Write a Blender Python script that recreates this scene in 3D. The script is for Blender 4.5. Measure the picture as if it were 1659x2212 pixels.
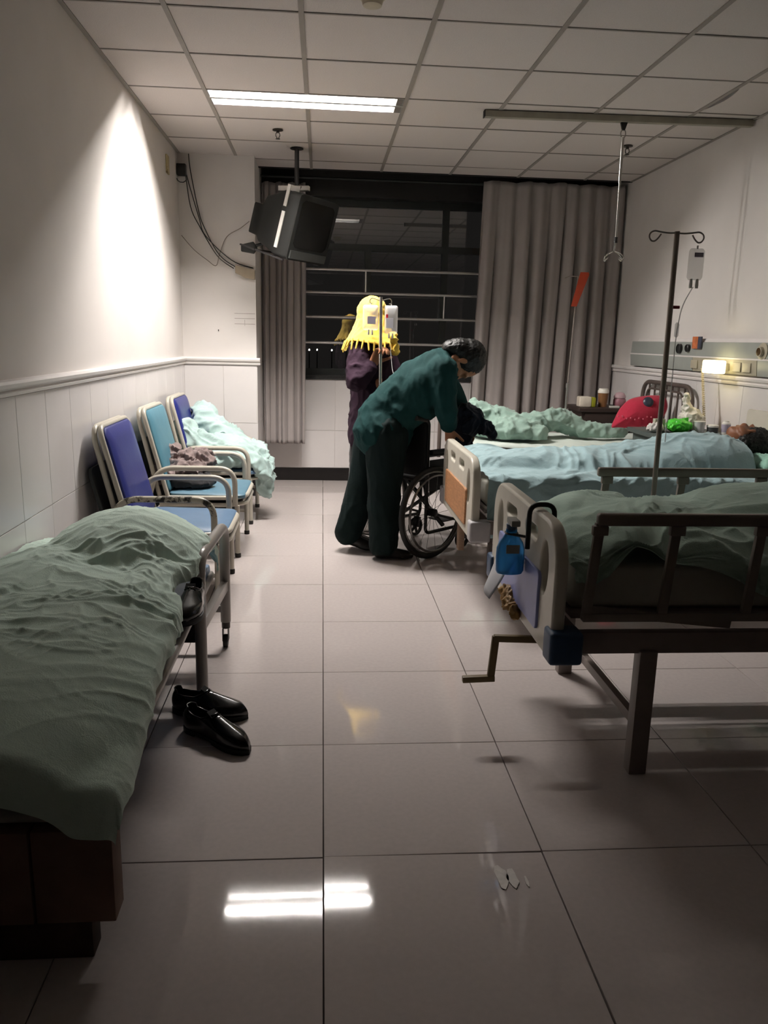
import bpy, bmesh, math, random
import numpy as np
from math import pi, sin, cos, radians as R, hypot
from mathutils import Vector, Matrix, Euler

random.seed(7)
SC = bpy.context.scene
COL = SC.collection
for o in list(bpy.data.objects):
    bpy.data.objects.remove(o)

# ------------------------------------------------------------------ camera
PITCH, YAW, ROLL, CAM_Z, FPX = 0.21665, 0.08141, 0.0236, 1.36553, 1692.6
cp, sp, cy, sy = cos(PITCH), sin(PITCH), cos(YAW), sin(YAW)
fw = Vector((sy * cp, cy * cp, -sp))
rt0 = Vector((cy, -sy, 0)); up0 = rt0.cross(fw)
rt = cos(ROLL) * rt0 + sin(ROLL) * up0
up = -sin(ROLL) * rt0 + cos(ROLL) * up0
cd = bpy.data.cameras.new('camera')
cam = bpy.data.objects.new('camera', cd); COL.objects.link(cam)
cd.sensor_fit = 'VERTICAL'; cd.sensor_height = 36.0; cd.lens = FPX / 2212 * 36.0
cd.clip_start = 0.05; cd.clip_end = 300
cam.matrix_world = Matrix(((rt.x, up.x, -fw.x, 0), (rt.y, up.y, -fw.y, 0), (rt.z, up.z, -fw.z, CAM_Z), (0, 0, 0, 1)))
SC.camera = cam

# ------------------------------------------------------------------ world, exposure
W = bpy.data.worlds.new('night'); SC.world = W; W.use_nodes = True
W.node_tree.nodes['Background'].inputs[0].default_value = (0.0105, 0.0098, 0.0092, 1)
W.node_tree.nodes['Background'].inputs[1].default_value = 1.0
SC.view_settings.view_transform = 'Standard'; SC.view_settings.look = 'None'
SC.view_settings.exposure = 0.0; SC.view_settings.gamma = 1.0
SC.view_settings.use_curve_mapping = False
SC.cycles.use_denoising = True
SC.cycles.max_bounces = 10; SC.cycles.diffuse_bounces = 5; SC.cycles.glossy_bounces = 5
SC.cycles.transparent_max_bounces = 16
SC.cycles.sample_clamp_indirect = 8.0
SC.cycles.caustics_reflective = False; SC.cycles.caustics_refractive = False
TUBE_POWER = 620.0       # emission strength of the two fluorescent tubes
HEAD_LAMP_POWER = 6.0   # emission strength of the bedside lamp shade

# ------------------------------------------------------------------ materials
def lin(c):
    return tuple((x / 12.92 if x <= 0.04045 else ((x + 0.055) / 1.055) ** 2.4) for x in c)

def M(name, col, rough=0.6, metal=0.0, var=0.10, scale=14.0, bump=0.0, bscale=120.0, coat=0.0, spec=0.5,
      emit=0.0, stretch=(1, 1, 1), sheen=0.0, wear=None, wear_amt=0.55, wear_scale=9.0, alpha=1.0, trans=0.0, rvar=0.0, rand=0.0, ior=1.45):
    """procedural principled material; col in sRGB 0..1"""
    m = bpy.data.materials.new(name); m.use_nodes = True
    nt = m.node_tree; N = nt.nodes; L = nt.links
    b = N['Principled BSDF']
    tc = N.new('ShaderNodeTexCoord'); mp = N.new('ShaderNodeMapping'); mp.inputs['Scale'].default_value = stretch
    L.new(tc.outputs['Object'], mp.inputs['Vector'])
    nz = N.new('ShaderNodeTexNoise'); nz.inputs['Scale'].default_value = scale; nz.inputs['Detail'].default_value = 5
    L.new(mp.outputs[0], nz.inputs['Vector'])
    c = lin(col)
    rp = N.new('ShaderNodeValToRGB')
    rp.color_ramp.elements[0].position = 0.3; rp.color_ramp.elements[1].position = 0.7
    rp.color_ramp.elements[0].color = tuple(max(0, x * (1 - var)) for x in c) + (1,)
    rp.color_ramp.elements[1].color = tuple(min(1, x * (1 + var)) for x in c) + (1,)
    L.new(nz.outputs['Fac'], rp.inputs['Fac'])
    out = rp.outputs['Color']
    if rand:
        oi = N.new('ShaderNodeObjectInfo'); hs = N.new('ShaderNodeHueSaturation')
        ma = N.new('ShaderNodeMapRange'); ma.inputs['To Min'].default_value = 1 - rand; ma.inputs['To Max'].default_value = 1 + rand
        L.new(oi.outputs['Random'], ma.inputs['Value']); L.new(ma.outputs[0], hs.inputs['Value']); L.new(out, hs.inputs['Color'])
        out = hs.outputs['Color']
    if wear:
        n2 = N.new('ShaderNodeTexNoise'); n2.inputs['Scale'].default_value = wear_scale; n2.inputs['Detail'].default_value = 8
        n2.inputs['Roughness'].default_value = 0.7
        L.new(mp.outputs[0], n2.inputs['Vector'])
        r2 = N.new('ShaderNodeValToRGB'); r2.color_ramp.elements[0].position = wear_amt; r2.color_ramp.elements[1].position = wear_amt + 0.05
        L.new(n2.outputs['Fac'], r2.inputs['Fac'])
        mx = N.new('ShaderNodeMixRGB'); L.new(r2.outputs['Color'], mx.inputs['Fac']); L.new(out, mx.inputs['Color1'])
        mx.inputs['Color2'].default_value = lin(wear) + (1,)
        out = mx.outputs['Color']
    L.new(out, b.inputs['Base Color'])
    b.inputs['Roughness'].default_value = rough; b.inputs['Metallic'].default_value = metal
    b.inputs['Specular IOR Level'].default_value = spec; b.inputs['IOR'].default_value = ior
    b.inputs['Coat Weight'].default_value = coat; b.inputs['Coat Roughness'].default_value = 0.08
    b.inputs['Sheen Weight'].default_value = sheen
    b.inputs['Alpha'].default_value = alpha; b.inputs['Transmission Weight'].default_value = trans
    if rvar:
        n3 = N.new('ShaderNodeTexNoise'); n3.inputs['Scale'].default_value = 3.0; n3.inputs['Detail'].default_value = 6
        L.new(tc.outputs['Object'], n3.inputs['Vector'])
        mr = N.new('ShaderNodeMapRange'); mr.inputs['To Min'].default_value = max(0.02, rough - rvar); mr.inputs['To Max'].default_value = rough + rvar
        L.new(n3.outputs['Fac'], mr.inputs['Value']); L.new(mr.outputs[0], b.inputs['Roughness'])
    if bump:
        n4 = N.new('ShaderNodeTexNoise'); n4.inputs['Scale'].default_value = bscale; n4.inputs['Detail'].default_value = 4
        L.new(mp.outputs[0], n4.inputs['Vector'])
        bp = N.new('ShaderNodeBump'); bp.inputs['Strength'].default_value = bump; bp.inputs['Distance'].default_value = 0.01
        L.new(n4.outputs['Fac'], bp.inputs['Height']); L.new(bp.outputs[0], b.inputs['Normal'])
    if emit:
        L.new(out, b.inputs['Emission Color']); b.inputs['Emission Strength'].default_value = emit
    return m

def M_emit(name, col, s):
    m = bpy.data.materials.new(name); m.use_nodes = True
    nt = m.node_tree; nt.nodes.clear()
    e = nt.nodes.new('ShaderNodeEmission'); o = nt.nodes.new('ShaderNodeOutputMaterial')
    e.inputs[0].default_value = tuple(lin(col)) + (1,); e.inputs[1].default_value = s
    nt.links.new(e.outputs[0], o.inputs[0]); return m

def M_pane(name, refl=0.10, tint=(1, 1, 1)):
    """thin glass: mostly clear, mirrors a little"""
    m = bpy.data.materials.new(name); m.use_nodes = True
    nt = m.node_tree; nt.nodes.clear(); N = nt.nodes; L = nt.links
    o = N.new('ShaderNodeOutputMaterial'); mx = N.new('ShaderNodeMixShader'); t = N.new('ShaderNodeBsdfTransparent'); g = N.new('ShaderNodeBsdfGlossy')
    t.inputs[0].default_value = tuple(tint) + (1,); g.inputs['Roughness'].default_value = 0.01
    lw = N.new('ShaderNodeLayerWeight'); lw.inputs[0].default_value = 0.25
    mr = N.new('ShaderNodeMapRange'); mr.inputs['To Min'].default_value = refl; mr.inputs['To Max'].default_value = 0.8
    L.new(lw.outputs['Fresnel'], mr.inputs['Value']); L.new(mr.outputs[0], mx.inputs[0])
    L.new(t.outputs[0], mx.inputs[1]); L.new(g.outputs[0], mx.inputs[2]); L.new(mx.outputs[0], o.inputs[0])
    return m

def M_cloth(name, col, weave=0.0, var=0.06, rough=0.85, fine=400.0, bump=0.25, sheen=0.2):
    m = M(name, col, rough=rough, var=var, scale=6, sheen=sheen, bump=0.0, spec=0.25)
    nt = m.node_tree; N = nt.nodes; L = nt.links; b = N['Principled BSDF']
    tc = N.new('ShaderNodeTexCoord')
    n = N.new('ShaderNodeTexNoise'); n.inputs['Scale'].default_value = 22; n.inputs['Detail'].default_value = 6; n.inputs['Distortion'].default_value = 1.2
    L.new(tc.outputs['Object'], n.inputs['Vector'])
    h = n.outputs['Fac']
    if weave:
        v = N.new('ShaderNodeTexVoronoi'); v.inputs['Scale'].default_value = fine
        L.new(tc.outputs['Object'], v.inputs['Vector'])
        ad = N.new('ShaderNodeMath'); ad.operation = 'MULTIPLY_ADD'; ad.inputs[1].default_value = weave
        L.new(v.outputs['Distance'], ad.inputs[0]); L.new(h, ad.inputs[2]); h = ad.outputs[0]
    bp = N.new('ShaderNodeBump'); bp.inputs['Strength'].default_value = bump; bp.inputs['Distance'].default_value = 0.012
    L.new(h, bp.inputs['Height']); L.new(bp.outputs[0], b.inputs['Normal'])
    return m

# ------------------------------------------------------------------ object helpers
def setp(o, label=None, cat=None, group=None, kind=None):
    if label: o['label'] = label
    if cat: o['category'] = cat
    if group: o['group'] = group
    if kind: o['kind'] = kind
    return o

def thing(name, label, cat, loc=(0, 0, 0), rz=0.0, group=None, kind=None):
    o = bpy.data.objects.new(name, None); COL.objects.link(o)
    o.location = loc; o.rotation_euler = (0, 0, rz); o.empty_display_size = 0.1
    return setp(o, label, cat, group, kind)

def root_of(o):
    while o.parent: o = o.parent
    return o

def link(name, me, mat, parent=None, local=False, origin=None):
    """links mesh as one object. World-space vertices unless local; with a parent they are moved into the root's frame"""
    o = bpy.data.objects.new(name, me); COL.objects.link(o)
    if mat: me.materials.append(mat)
    if parent is not None:
        o.parent = parent
        if not local:
            r = root_of(parent)
            mw = Matrix.Translation(r.location) @ r.rotation_euler.to_matrix().to_4x4()
            me.transform(mw.inverted())
    elif origin is not None:
        me.transform(Matrix.Translation(-Vector(origin))); o.location = origin
    return o

def frame_for(t):
    t = Vector(t).normalized()
    a = Vector((0, 0, 1)) if abs(t.z) < 0.9 else Vector((1, 0, 0))
    x = t.cross(a).normalized(); y = t.cross(x).normalized()
    return x, y

class MB:
    def __init__(s): s.v = []; s.f = []
    def add(s, vs, fs):
        k = len(s.v); s.v += [tuple(p) for p in vs]; s.f += [tuple(i + k for i in f) for f in fs]; return s
    def box(s, c, d, rot=None):
        x, y, z = d[0] / 2, d[1] / 2, d[2] / 2
        vs = [Vector((i * x, j * y, k * z)) for k in (-1, 1) for j in (-1, 1) for i in (-1, 1)]
        if rot is not None:
            mt = rot if isinstance(rot, Matrix) else Euler(rot).to_matrix()
            vs = [mt @ p for p in vs]
        vs = [p + Vector(c) for p in vs]
        return s.add(vs, [(0, 2, 3, 1), (4, 5, 7, 6), (0, 1, 5, 4), (2, 6, 7, 3), (0, 4, 6, 2), (1, 3, 7, 5)])
    def span(s, a, b):
        return s.box([(a[i] + b[i]) / 2 for i in range(3)], [abs(b[i] - a[i]) for i in range(3)])
    def bar(s, p, q, w, h=None, upv=(0, 0, 1)):
        p = Vector(p); q = Vector(q); t = (q - p).normalized(); h = h or w
        u = Vector(upv)
        if abs(u.dot(t)) > 0.95: u = Vector((1, 0, 0))
        a = t.cross(u).normalized(); b = a.cross(t).normalized()
        vs = [e + a * i * w / 2 + b * j * h / 2 for e in (p, q) for (i, j) in ((-1, -1), (1, -1), (1, 1), (-1, 1))]
        return s.add(vs, [(3, 2, 1, 0), (4, 5, 6, 7), (0, 1, 5, 4), (1, 2, 6, 5), (2, 3, 7, 6), (3, 0, 4, 7)])
    def tube(s, pts, r, n=10, closed=False, cap=True):
        P = [Vector(p) for p in pts]; m = len(P)
        rr = r if isinstance(r, (list, tuple)) else [r] * m
        T = []
        for i in range(m):
            if closed: t = P[(i + 1) % m] - P[i - 1]
            else: t = P[min(i + 1, m - 1)] - P[max(i - 1, 0)]
            T.append(t.normalized())
        x, y = frame_for(T[0]); vs = []
        for i in range(m):
            if i:
                ax = T[i - 1].cross(T[i])
                if ax.length > 1e-7:
                    q = Matrix.Rotation(T[i - 1].angle(T[i]), 3, ax.normalized()); x = q @ x; y = q @ y
            for k in range(n):
                a = 2 * pi * k / n; vs.append(P[i] + (x * cos(a) + y * sin(a)) * rr[i])
        fs = []
        for i in range(m if closed else m - 1):
            j = (i + 1) % m
            for k in range(n):
                l = (k + 1) % n
                fs.append((i * n + k, i * n + l, j * n + l, j * n + k))
        if cap and not closed:
            fs.append(tuple(range(n - 1, -1, -1))); fs.append(tuple((m - 1) * n + k for k in range(n)))
        return s.add(vs, fs)
    def lathe(s, prof, c=(0, 0, 0), n=20, axis=(0, 0, 1)):
        """prof: (radius, height) pairs, bottom to top"""
        z = Vector(axis).normalized(); x, y = frame_for(z); vs = []; fs = []
        m = len(prof)
        for (r, h) in prof:
            for k in range(n):
                a = 2 * pi * k / n; vs.append(Vector(c) + z * h + (x * cos(a) + y * sin(a)) * max(r, 1e-4))
        for i in range(m - 1):
            for k in range(n):
                l = (k + 1) % n; fs.append((i * n + k, i * n + l, (i + 1) * n + l, (i + 1) * n + k))
        fs.append(tuple(range(n - 1, -1, -1))); fs.append(tuple((m - 1) * n + k for k in range(n)))
        return s.add(vs, fs)
    def ell(s, c, rad, rot=None, n=16, m=10):
        prof = []; vs = []; fs = []
        mt = rot if isinstance(rot, Matrix) else (Euler(rot).to_matrix() if rot else Matrix.Identity(3))
        for i in range(1, m):
            th = pi * i / m
            for k in range(n):
                a = 2 * pi * k / n
                vs.append(mt @ Vector((rad[0] * sin(th) * cos(a), rad[1] * sin(th) * sin(a), -rad[2] * cos(th))) + Vector(c))
        for i in range(m - 2):
            for k in range(n):
                l = (k + 1) % n; fs.append((i * n + k, i * n + l, (i + 1) * n + l, (i + 1) * n + k))
        b = len(vs); vs.append(mt @ Vector((0, 0, -rad[2])) + Vector(c)); vs.append(mt @ Vector((0, 0, rad[2])) + Vector(c))
        for k in range(n):
            l = (k + 1) % n; fs.append((l, k, b)); fs.append(((m - 2) * n + k, (m - 2) * n + l, b + 1))
        return s.add(vs, fs)
    def cap(s, p, r0, q, r1, n=14, sq=1.0):
        """tapered capsule"""
        p = Vector(p); q = Vector(q); t = (q - p); Ln = max(t.length, 1e-5); t = t / Ln; x, y = frame_for(t)
        rows = []
        for i in range(1, 5): a = -pi / 2 + i * pi / 8 * 1.0; rows.append((r0 * cos(a), r0 * sin(a)))
        for i in range(0, 4): a = i * pi / 8; rows.append((r1 * cos(a), Ln + r1 * sin(a)))
        vs = []; fs = []
        for (rr, h) in rows:
            for k in range(n):
                a = 2 * pi * k / n; vs.append(p + t * h + (x * cos(a) + y * sin(a) * sq) * rr)
        m = len(rows)
        for i in range(m - 1):
            for k in range(n):
                l = (k + 1) % n; fs.append((i * n + k, i * n + l, (i + 1) * n + l, (i + 1) * n + k))
        b = len(vs); vs += [p - t * r0, q + t * r1]
        for k in range(n):
            l = (k + 1) % n; fs.append((l, k, b)); fs.append(((m - 1) * n + k, (m - 1) * n + l, b + 1))
        return s.add(vs, fs)
    def chain(s, pr, n=14):
        for (p, r0), (q, r1) in zip(pr[:-1], pr[1:]): s.cap(p, r0, q, r1, n)
        return s
    def prism(s, poly, z0, z1, mt=None):
        """polygon in xy, extruded z0..z1, then moved by the matrix"""
        n = len(poly)
        vs = [Vector((x, y, z0)) for x, y in poly] + [Vector((x, y, z1)) for x, y in poly]
        if mt is not None: vs = [mt @ v for v in vs]
        return s.add(vs, [tuple(range(n - 1, -1, -1)), tuple(range(n, 2 * n))] + [(i, (i + 1) % n, (i + 1) % n + n, i + n) for i in range(n)])
    def mesh(s, name, bevel=0.0, smooth=True, ang=40, seg=2):
        me = bpy.data.meshes.new(name); me.from_pydata(s.v, [], s.f)
        bm = bmesh.new(); bm.from_mesh(me)
        bmesh.ops.recalc_face_normals(bm, faces=bm.faces)
        if bevel:
            es = [e for e in bm.edges if len(e.link_faces) == 2 and e.calc_face_angle(0) > R(35)]
            bmesh.ops.bevel(bm, geom=es, offset=bevel, segments=seg, affect='EDGES', profile=0.6, clamp_overlap=True)
        bm.to_mesh(me); bm.free()
        if smooth:
            me.shade_smooth(); me.set_sharp_from_angle(angle=R(ang))
        return me
    def build(s, name, mat, parent=None, local=False, bevel=0.0, smooth=True, ang=40, seg=2, origin='auto'):
        me = s.mesh(name, bevel, smooth, ang, seg)
        og = None
        if parent is None and origin == 'auto':
            a = np.array(s.v); og = ((a[:, 0].min() + a[:, 0].max()) / 2, (a[:, 1].min() + a[:, 1].max()) / 2, a[:, 2].min())
        return link(name, me, mat, parent, local, og)

def fillet(pts, rad, n=6):
    """rounds the inner corners of a polyline"""
    P = [Vector(p) for p in pts]; out = [P[0]]
    for i in range(1, len(P) - 1):
        a = (P[i - 1] - P[i]); b = (P[i + 1] - P[i])
        r = min(rad, a.length * 0.49, b.length * 0.49)
        p = P[i] + a.normalized() * r; q = P[i] + b.normalized() * r
        for k in range(n + 1):
            t = k / n; out.append(p * (1 - t) ** 2 + P[i] * 2 * t * (1 - t) + q * t * t)
    out.append(P[-1]); return out

def rrect(w, h, r, n=5, cx=0, cy=0):
    out = []
    for sx, sy_, a0 in ((1, 1, 0), (-1, 1, pi / 2), (-1, -1, pi), (1, -1, 3 * pi / 2)):
        for k in range(n + 1):
            a = a0 + k / n * pi / 2
            out.append((cx + sx * (w / 2 - r) + r * cos(a), cy + sy_ * (h / 2 - r) + r * sin(a)))
    return out

def oval(cx, cy, rx, ry, n=20):
    return [(cx + rx * cos(2 * pi * k / n), cy + ry * sin(2 * pi * k / n)) for k in range(n)]

def plate(outline, holes, thick, bevel, mt):
    """flat plate with holes; outline in xy, extruded along z and centred, then moved by mt"""
    c = bpy.data.curves.new('plate', 'CURVE'); c.dimensions = '2D'; c.fill_mode = 'BOTH'
    c.extrude = thick / 2 - bevel; c.bevel_depth = bevel; c.bevel_resolution = 2; c.offset = -bevel
    for lp in [outline] + list(holes):
        s_ = c.splines.new('POLY'); s_.points.add(len(lp) - 1); s_.use_cyclic_u = True
        for p, q in zip(s_.points, lp): p.co = (q[0], q[1], 0, 1)
    o = bpy.data.objects.new('plate', c); COL.objects.link(o)
    dg = bpy.context.evaluated_depsgraph_get()
    me = bpy.data.meshes.new_from_object(o.evaluated_get(dg))
    me.materials.clear()
    bpy.data.objects.remove(o); bpy.data.curves.remove(c)
    me.transform(mt); me.shade_smooth(); me.set_sharp_from_angle(angle=R(40))
    return me

AX_YZ = Matrix(((0, 0, 1, 0), (1, 0, 0, 0), (0, 1, 0, 0), (0, 0, 0, 1)))    # plate xy -> world y,z ; thickness along x
AX_XZ = Matrix(((1, 0, 0, 0), (0, 0, -1, 0), (0, 1, 0, 0), (0, 0, 0, 1)))   # plate xy -> world x,z ; thickness along y

# ------------------------------------------------------------------ noise and cloth
_rs = np.random.RandomState(11)
_perm = _rs.permutation(512).astype(int)
_gr = _rs.normal(size=(512, 3)); _gr /= np.linalg.norm(_gr, axis=1, keepdims=True)
def n3(x, y, z=0.0):
    """gradient noise, about -1..1"""
    x = np.asarray(x, float); y = np.asarray(y, float) + 0 * x; z = np.asarray(z, float) + 0 * x
    i, j, k = np.floor(x).astype(int), np.floor(y).astype(int), np.floor(z).astype(int)
    fx, fy, fz = x - i, y - j, z - k
    u, v, w = [t * t * t * (t * (t * 6 - 15) + 10) for t in (fx, fy, fz)]
    def g(a, b, c):
        q = _gr[_perm[(_perm[(_perm[(i + a) & 511] + j + b) & 511] + k + c) & 511]]
        return q[..., 0] * (fx - a) + q[..., 1] * (fy - b) + q[..., 2] * (fz - c)
    def l(a, b, t): return a + (b - a) * t
    return 1.7 * l(l(l(g(0, 0, 0), g(1, 0, 0), u), l(g(0, 1, 0), g(1, 1, 0), u), v), l(l(g(0, 0, 1), g(1, 0, 1), u), l(g(0, 1, 1), g(1, 1, 1), u), v), w)
def crease(x, y, ang, f, aniso=0.25, warp=0.5, z=0.0, p=2.0):
    """ridged, stretched noise: long soft creases running along 'ang'"""
    a = x * cos(ang) + y * sin(ang); b = -x * sin(ang) + y * cos(ang)
    a2 = a + warp / f * n3(a * f * 0.35, b * f * 0.35, z + 3.1); b2 = b + warp / f * n3(a * f * 0.35 + 7, b * f * 0.35, z + 5.7)
    n = n3(a2 * f * aniso, b2 * f, z)
    return (1 - np.minimum(1, np.abs(n) * 1.6)) ** p
def wrinkles(x, y, f=7.0, z=0.0, angs=(0.2, 1.1, -0.6)):
    r = 0.55 * crease(x, y, angs[0], f, 0.26, 1.7, z) + 0.40 * crease(x, y, angs[1], f * 1.5, 0.28, 1.6, z + 2)
    r += 0.28 * crease(x, y, angs[2], f * 2.3, 0.3, 1.4, z + 4) + 0.35 * n3(x * f * 0.5, y * f * 0.5, z + 6)
    return r - 0.45

def grid_mesh(P, name, closed_u=False):
    nu, nv = P.shape[:2]
    me = bpy.data.meshes.new(name)
    idx = np.arange(nu * nv).reshape(nu, nv)
    f = np.stack([idx[:-1, :-1], idx[1:, :-1], idx[1:, 1:], idx[:-1, 1:]], -1).reshape(-1, 4)
    if closed_u:
        g = np.stack([idx[-1, :-1], idx[0, :-1], idx[0, 1:], idx[-1, 1:]], -1).reshape(-1, 4); f = np.concatenate([f, g])
    me.from_pydata(P.reshape(-1, 3).tolist(), [], f.tolist()); me.shade_smooth()
    return me
def grid_normals(P):
    du = np.gradient(P, axis=0); dv = np.gradient(P, axis=1); n = np.cross(du, dv)
    return n / (np.linalg.norm(n, axis=-1, keepdims=True) + 1e-9)
def smooth_grid(A, it):
    for _ in range(it):
        B = np.pad(A, [(1, 1), (1, 1)] + [(0, 0)] * (A.ndim - 2), mode='edge')
        A = 0.4 * A + 0.15 * (B[:-2, 1:-1] + B[2:, 1:-1] + B[1:-1, :-2] + B[1:-1, 2:])
    return A
def bumpfn(x, y, c, r, h, rot=0.0, p=0.5):
    dx, dy = x - c[0], y - c[1]
    a = (dx * cos(rot) + dy * sin(rot)) / r[0]; b = (-dx * sin(rot) + dy * cos(rot)) / r[1]
    return h * np.maximum(0, 1 - a * a - b * b) ** p

def drape(name, mat, x0, x1, y0, y1, H, over, n=(120, 120), amp=0.012, f=7.0, z=0.0, angs=(0.2, 1.1, -0.6), fold=0.02, foldf=9.0, rr=0.035,
          smooth=5, hem=0.03, parent=None, thick=0.0, label=None, cat=None, group=None, extra=None, nearfn=None):
    """a cloth lying on the rectangle with height H(x,y), hanging over its sides by over=(x0 side, x1 side, y0 side, y1 side)"""
    s = np.linspace(x0 - over[0], x1 + over[1], n[0])[:, None] + np.zeros((1, n[1]))
    t = np.linspace(y0 - over[2], y1 + over[3], n[1])[None, :] + np.zeros((n[0], 1))
    s2 = s + hem * n3(s * 2.2, t * 2.2, z + 1); t2 = t + hem * n3(s * 2.2 + 9, t * 2.2, z + 2)
    cx, cy_ = np.clip(s2, x0, x1), np.clip(t2, y0, y1)
    dx, dy = s2 - cx, t2 - cy_
    if nearfn is not None: dy = np.where(dy < 0, dy * nearfn(s), dy)
    d = np.sqrt(dx * dx + dy * dy) + 1e-9
    out = rr * np.tanh(d / rr); drop = np.maximum(0, d - out * 0.7)
    X = cx + dx / d * out; Y = cy_ + dy / d * out; Z = H(cx, cy_)
    Z = smooth_grid(Z, smooth) - drop
    fa = fold * np.tanh(drop / 0.15); per = np.where(np.abs(dx) > np.abs(dy), t, s)
    wv = np.sin(per * foldf * 2 * pi / 1.6 + 2.5 * n3(per * 2.5, z + per * 0, z)) * 0.6 + n3(per * foldf * 0.8, drop * 2, z + 8)
    X += dx / d * fa * (0.6 + wv); Y += dy / d * fa * (0.6 + wv)
    P = np.stack([X, Y, Z], -1)
    nn = grid_normals(P)
    if callable(amp): amp = amp(s, t)
    P = P + nn * (amp * (0.75 + 0.6 * n3(s * 2.6, t * 2.6, z + 20)) * wrinkles(s, t, f, z, angs))[..., None]
    if extra is not None: P = extra(P, s, t)
    me = grid_mesh(P, name)
    if parent is None:
        og = (float(P[..., 0].mean()), float(P[..., 1].mean()), float(P[..., 2].min()))
        o = link(name, me, mat, None, origin=og)
    else: o = link(name, me, mat, parent)
    if thick:
        sm = o.modifiers.new('thickness', 'SOLIDIFY'); sm.thickness = thick; sm.offset = -1
    return setp(o, label, cat, group)

def blob(name, mb, mat, parent=None, voxel=0.012, smooth=6, wr=0.0, wf=14.0, wdir=(1, 1, 1), z=0.0, local=False, fn=None):
    """overlapping closed shapes fused into one skin (voxel remesh), smoothed, then creased along its normals"""
    me = bpy.data.meshes.new(name); me.from_pydata(mb.v, [], mb.f)
    o = bpy.data.objects.new(name, me); COL.objects.link(o)
    rm = o.modifiers.new('r', 'REMESH'); rm.mode = 'VOXEL'; rm.voxel_size = voxel
    if smooth:
        sm = o.modifiers.new('s', 'SMOOTH'); sm.factor = 0.5; sm.iterations = smooth
    dg = bpy.context.evaluated_depsgraph_get()
    m2 = bpy.data.meshes.new_from_object(o.evaluated_get(dg))
    bpy.data.objects.remove(o); bpy.data.meshes.remove(me); m2.name = name
    nv = len(m2.vertices)
    if wr or fn:
        co = np.empty(nv * 3); m2.vertices.foreach_get('co', co); co = co.reshape(-1, 3)
        if wr:
            no = np.empty(nv * 3); m2.vertices.foreach_get('normal', no); no = no.reshape(-1, 3)
            x, y, zz = co[:, 0] * wdir[0], co[:, 1] * wdir[1], co[:, 2] * wdir[2]
            w1 = n3(x * wf * 0.35 + z, y * wf * 0.35, zz * wf * 0.35) * 0.8
            q = (1 - np.minimum(1, np.abs(n3(x * wf + 0.8 * w1, y * wf + z, zz * wf + 0.8 * w1)) * 1.7)) ** 2
            q2 = (1 - np.minimum(1, np.abs(n3(y * wf * 2 + z, zz * wf * 1.6 + w1, x * wf * 1.8)) * 1.7)) ** 2
            co = co + no * (wr * (0.7 * q + 0.35 * q2 + 0.5 * w1 - 0.4))[:, None]
        if fn: co = fn(co)
        m2.vertices.foreach_set('co', co.ravel()); m2.update()
    m2.materials.clear(); m2.shade_smooth()
    og = None
    if parent is None:
        co = np.empty(nv * 3); m2.vertices.foreach_get('co', co); co = co.reshape(-1, 3)
        og = (float(co[:, 0].mean()), float(co[:, 1].mean()), float(co[:, 2].min()))
    return link(name, m2, mat, parent, local, og)

def copy_tree(o, parent=None):
    c = o.copy(); COL.objects.link(c); c.parent = parent
    for ch in list(o.children): copy_tree(ch, c)
    return c
# ================================================================== SETTING
XL, XR, YB, ZC = -1.165, 2.73, 7.62, 2.778     # left wall, right wall, window wall, ceiling
YN = -3.0                                       # wall behind the camera
PY, PX = 6.82, -0.556                           # pillar in the far left corner: front face, side face
m_wall = M('wall paint', (0.82, 0.80, 0.785), rough=0.75, var=0.03, scale=3, bump=0.06, bscale=160)
m_tilew = M('glazed wall tile', (0.83, 0.815, 0.81), rough=0.22, var=0.02, scale=5, rand=0.02)
m_grout = M('tile grout', (0.62, 0.60, 0.57), rough=0.9)
m_base = M('black baseboard tile', (0.10, 0.09, 0.09), rough=0.3, var=0.2)
m_floor = M('polished floor tile', (0.735, 0.70, 0.688), rough=0.05, var=0.035, scale=60, rvar=0.02, rand=0.02, spec=0.40)
m_fgrout = M('floor joint', (0.30, 0.27, 0.25), rough=0.9)
m_ctile = M('mineral ceiling panel', (0.80, 0.77, 0.755), rough=0.95, var=0.05, scale=160, bump=0.25, bscale=260, rand=0.015)
m_tbar = M('ceiling grid bar', (0.56, 0.535, 0.51), rough=0.6, var=0.04)
m_dark = M('dark board', (0.11, 0.10, 0.10), rough=0.6, var=0.2)

# floor ------------------------------------------------------------
fl = MB().span((XL - 0.2, YN - 0.2, -0.25), (XR + 0.2, YB + 0.3, -0.012)).build('floor', m_fgrout); fl['kind'] = 'structure'
def clip(a, b, lo, hi): return max(a, lo), min(b, hi)
FX, FY, T = 0.0105, 1.866, 0.6
_cache = {}
rng = random.Random(3)
for i in range(-2, 5):
    for j in range(-9, 10):
        xa, xb = clip(FX + i * T, FX + (i + 1) * T, XL, XR); ya, yb = clip(FY + j * T, FY + (j + 1) * T, YN, YB)
        if xb - xa < 0.02 or yb - ya < 0.02: continue
        g = 0.0016
        key = (round(xb - xa, 3), round(yb - ya, 3))
        if key not in _cache:
            w, d = key
            _cache[key] = MB().box((0, 0, -0.006), (w - 2 * g, d - 2 * g, 0.012)).mesh('floor_tile', bevel=0.0008, seg=1)
            _cache[key].materials.append(m_floor)
        o = bpy.data.objects.new('floor_tile', _cache[key]); COL.objects.link(o); o.parent = fl
        o.location = Vector(((xa + xb) / 2, (ya + yb) / 2, 0)) - fl.location
        o.rotation_euler = (R(rng.uniform(-0.10, 0.10)), R(rng.uniform(-0.10, 0.10)), 0)
        if (i, j) == (-1, -1): o.rotation_euler = (R(-0.22), R(0.14), 0)
        if (i, j) == (0, -1): o.rotation_euler = (R(0.06), R(0.55), 0)

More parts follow.
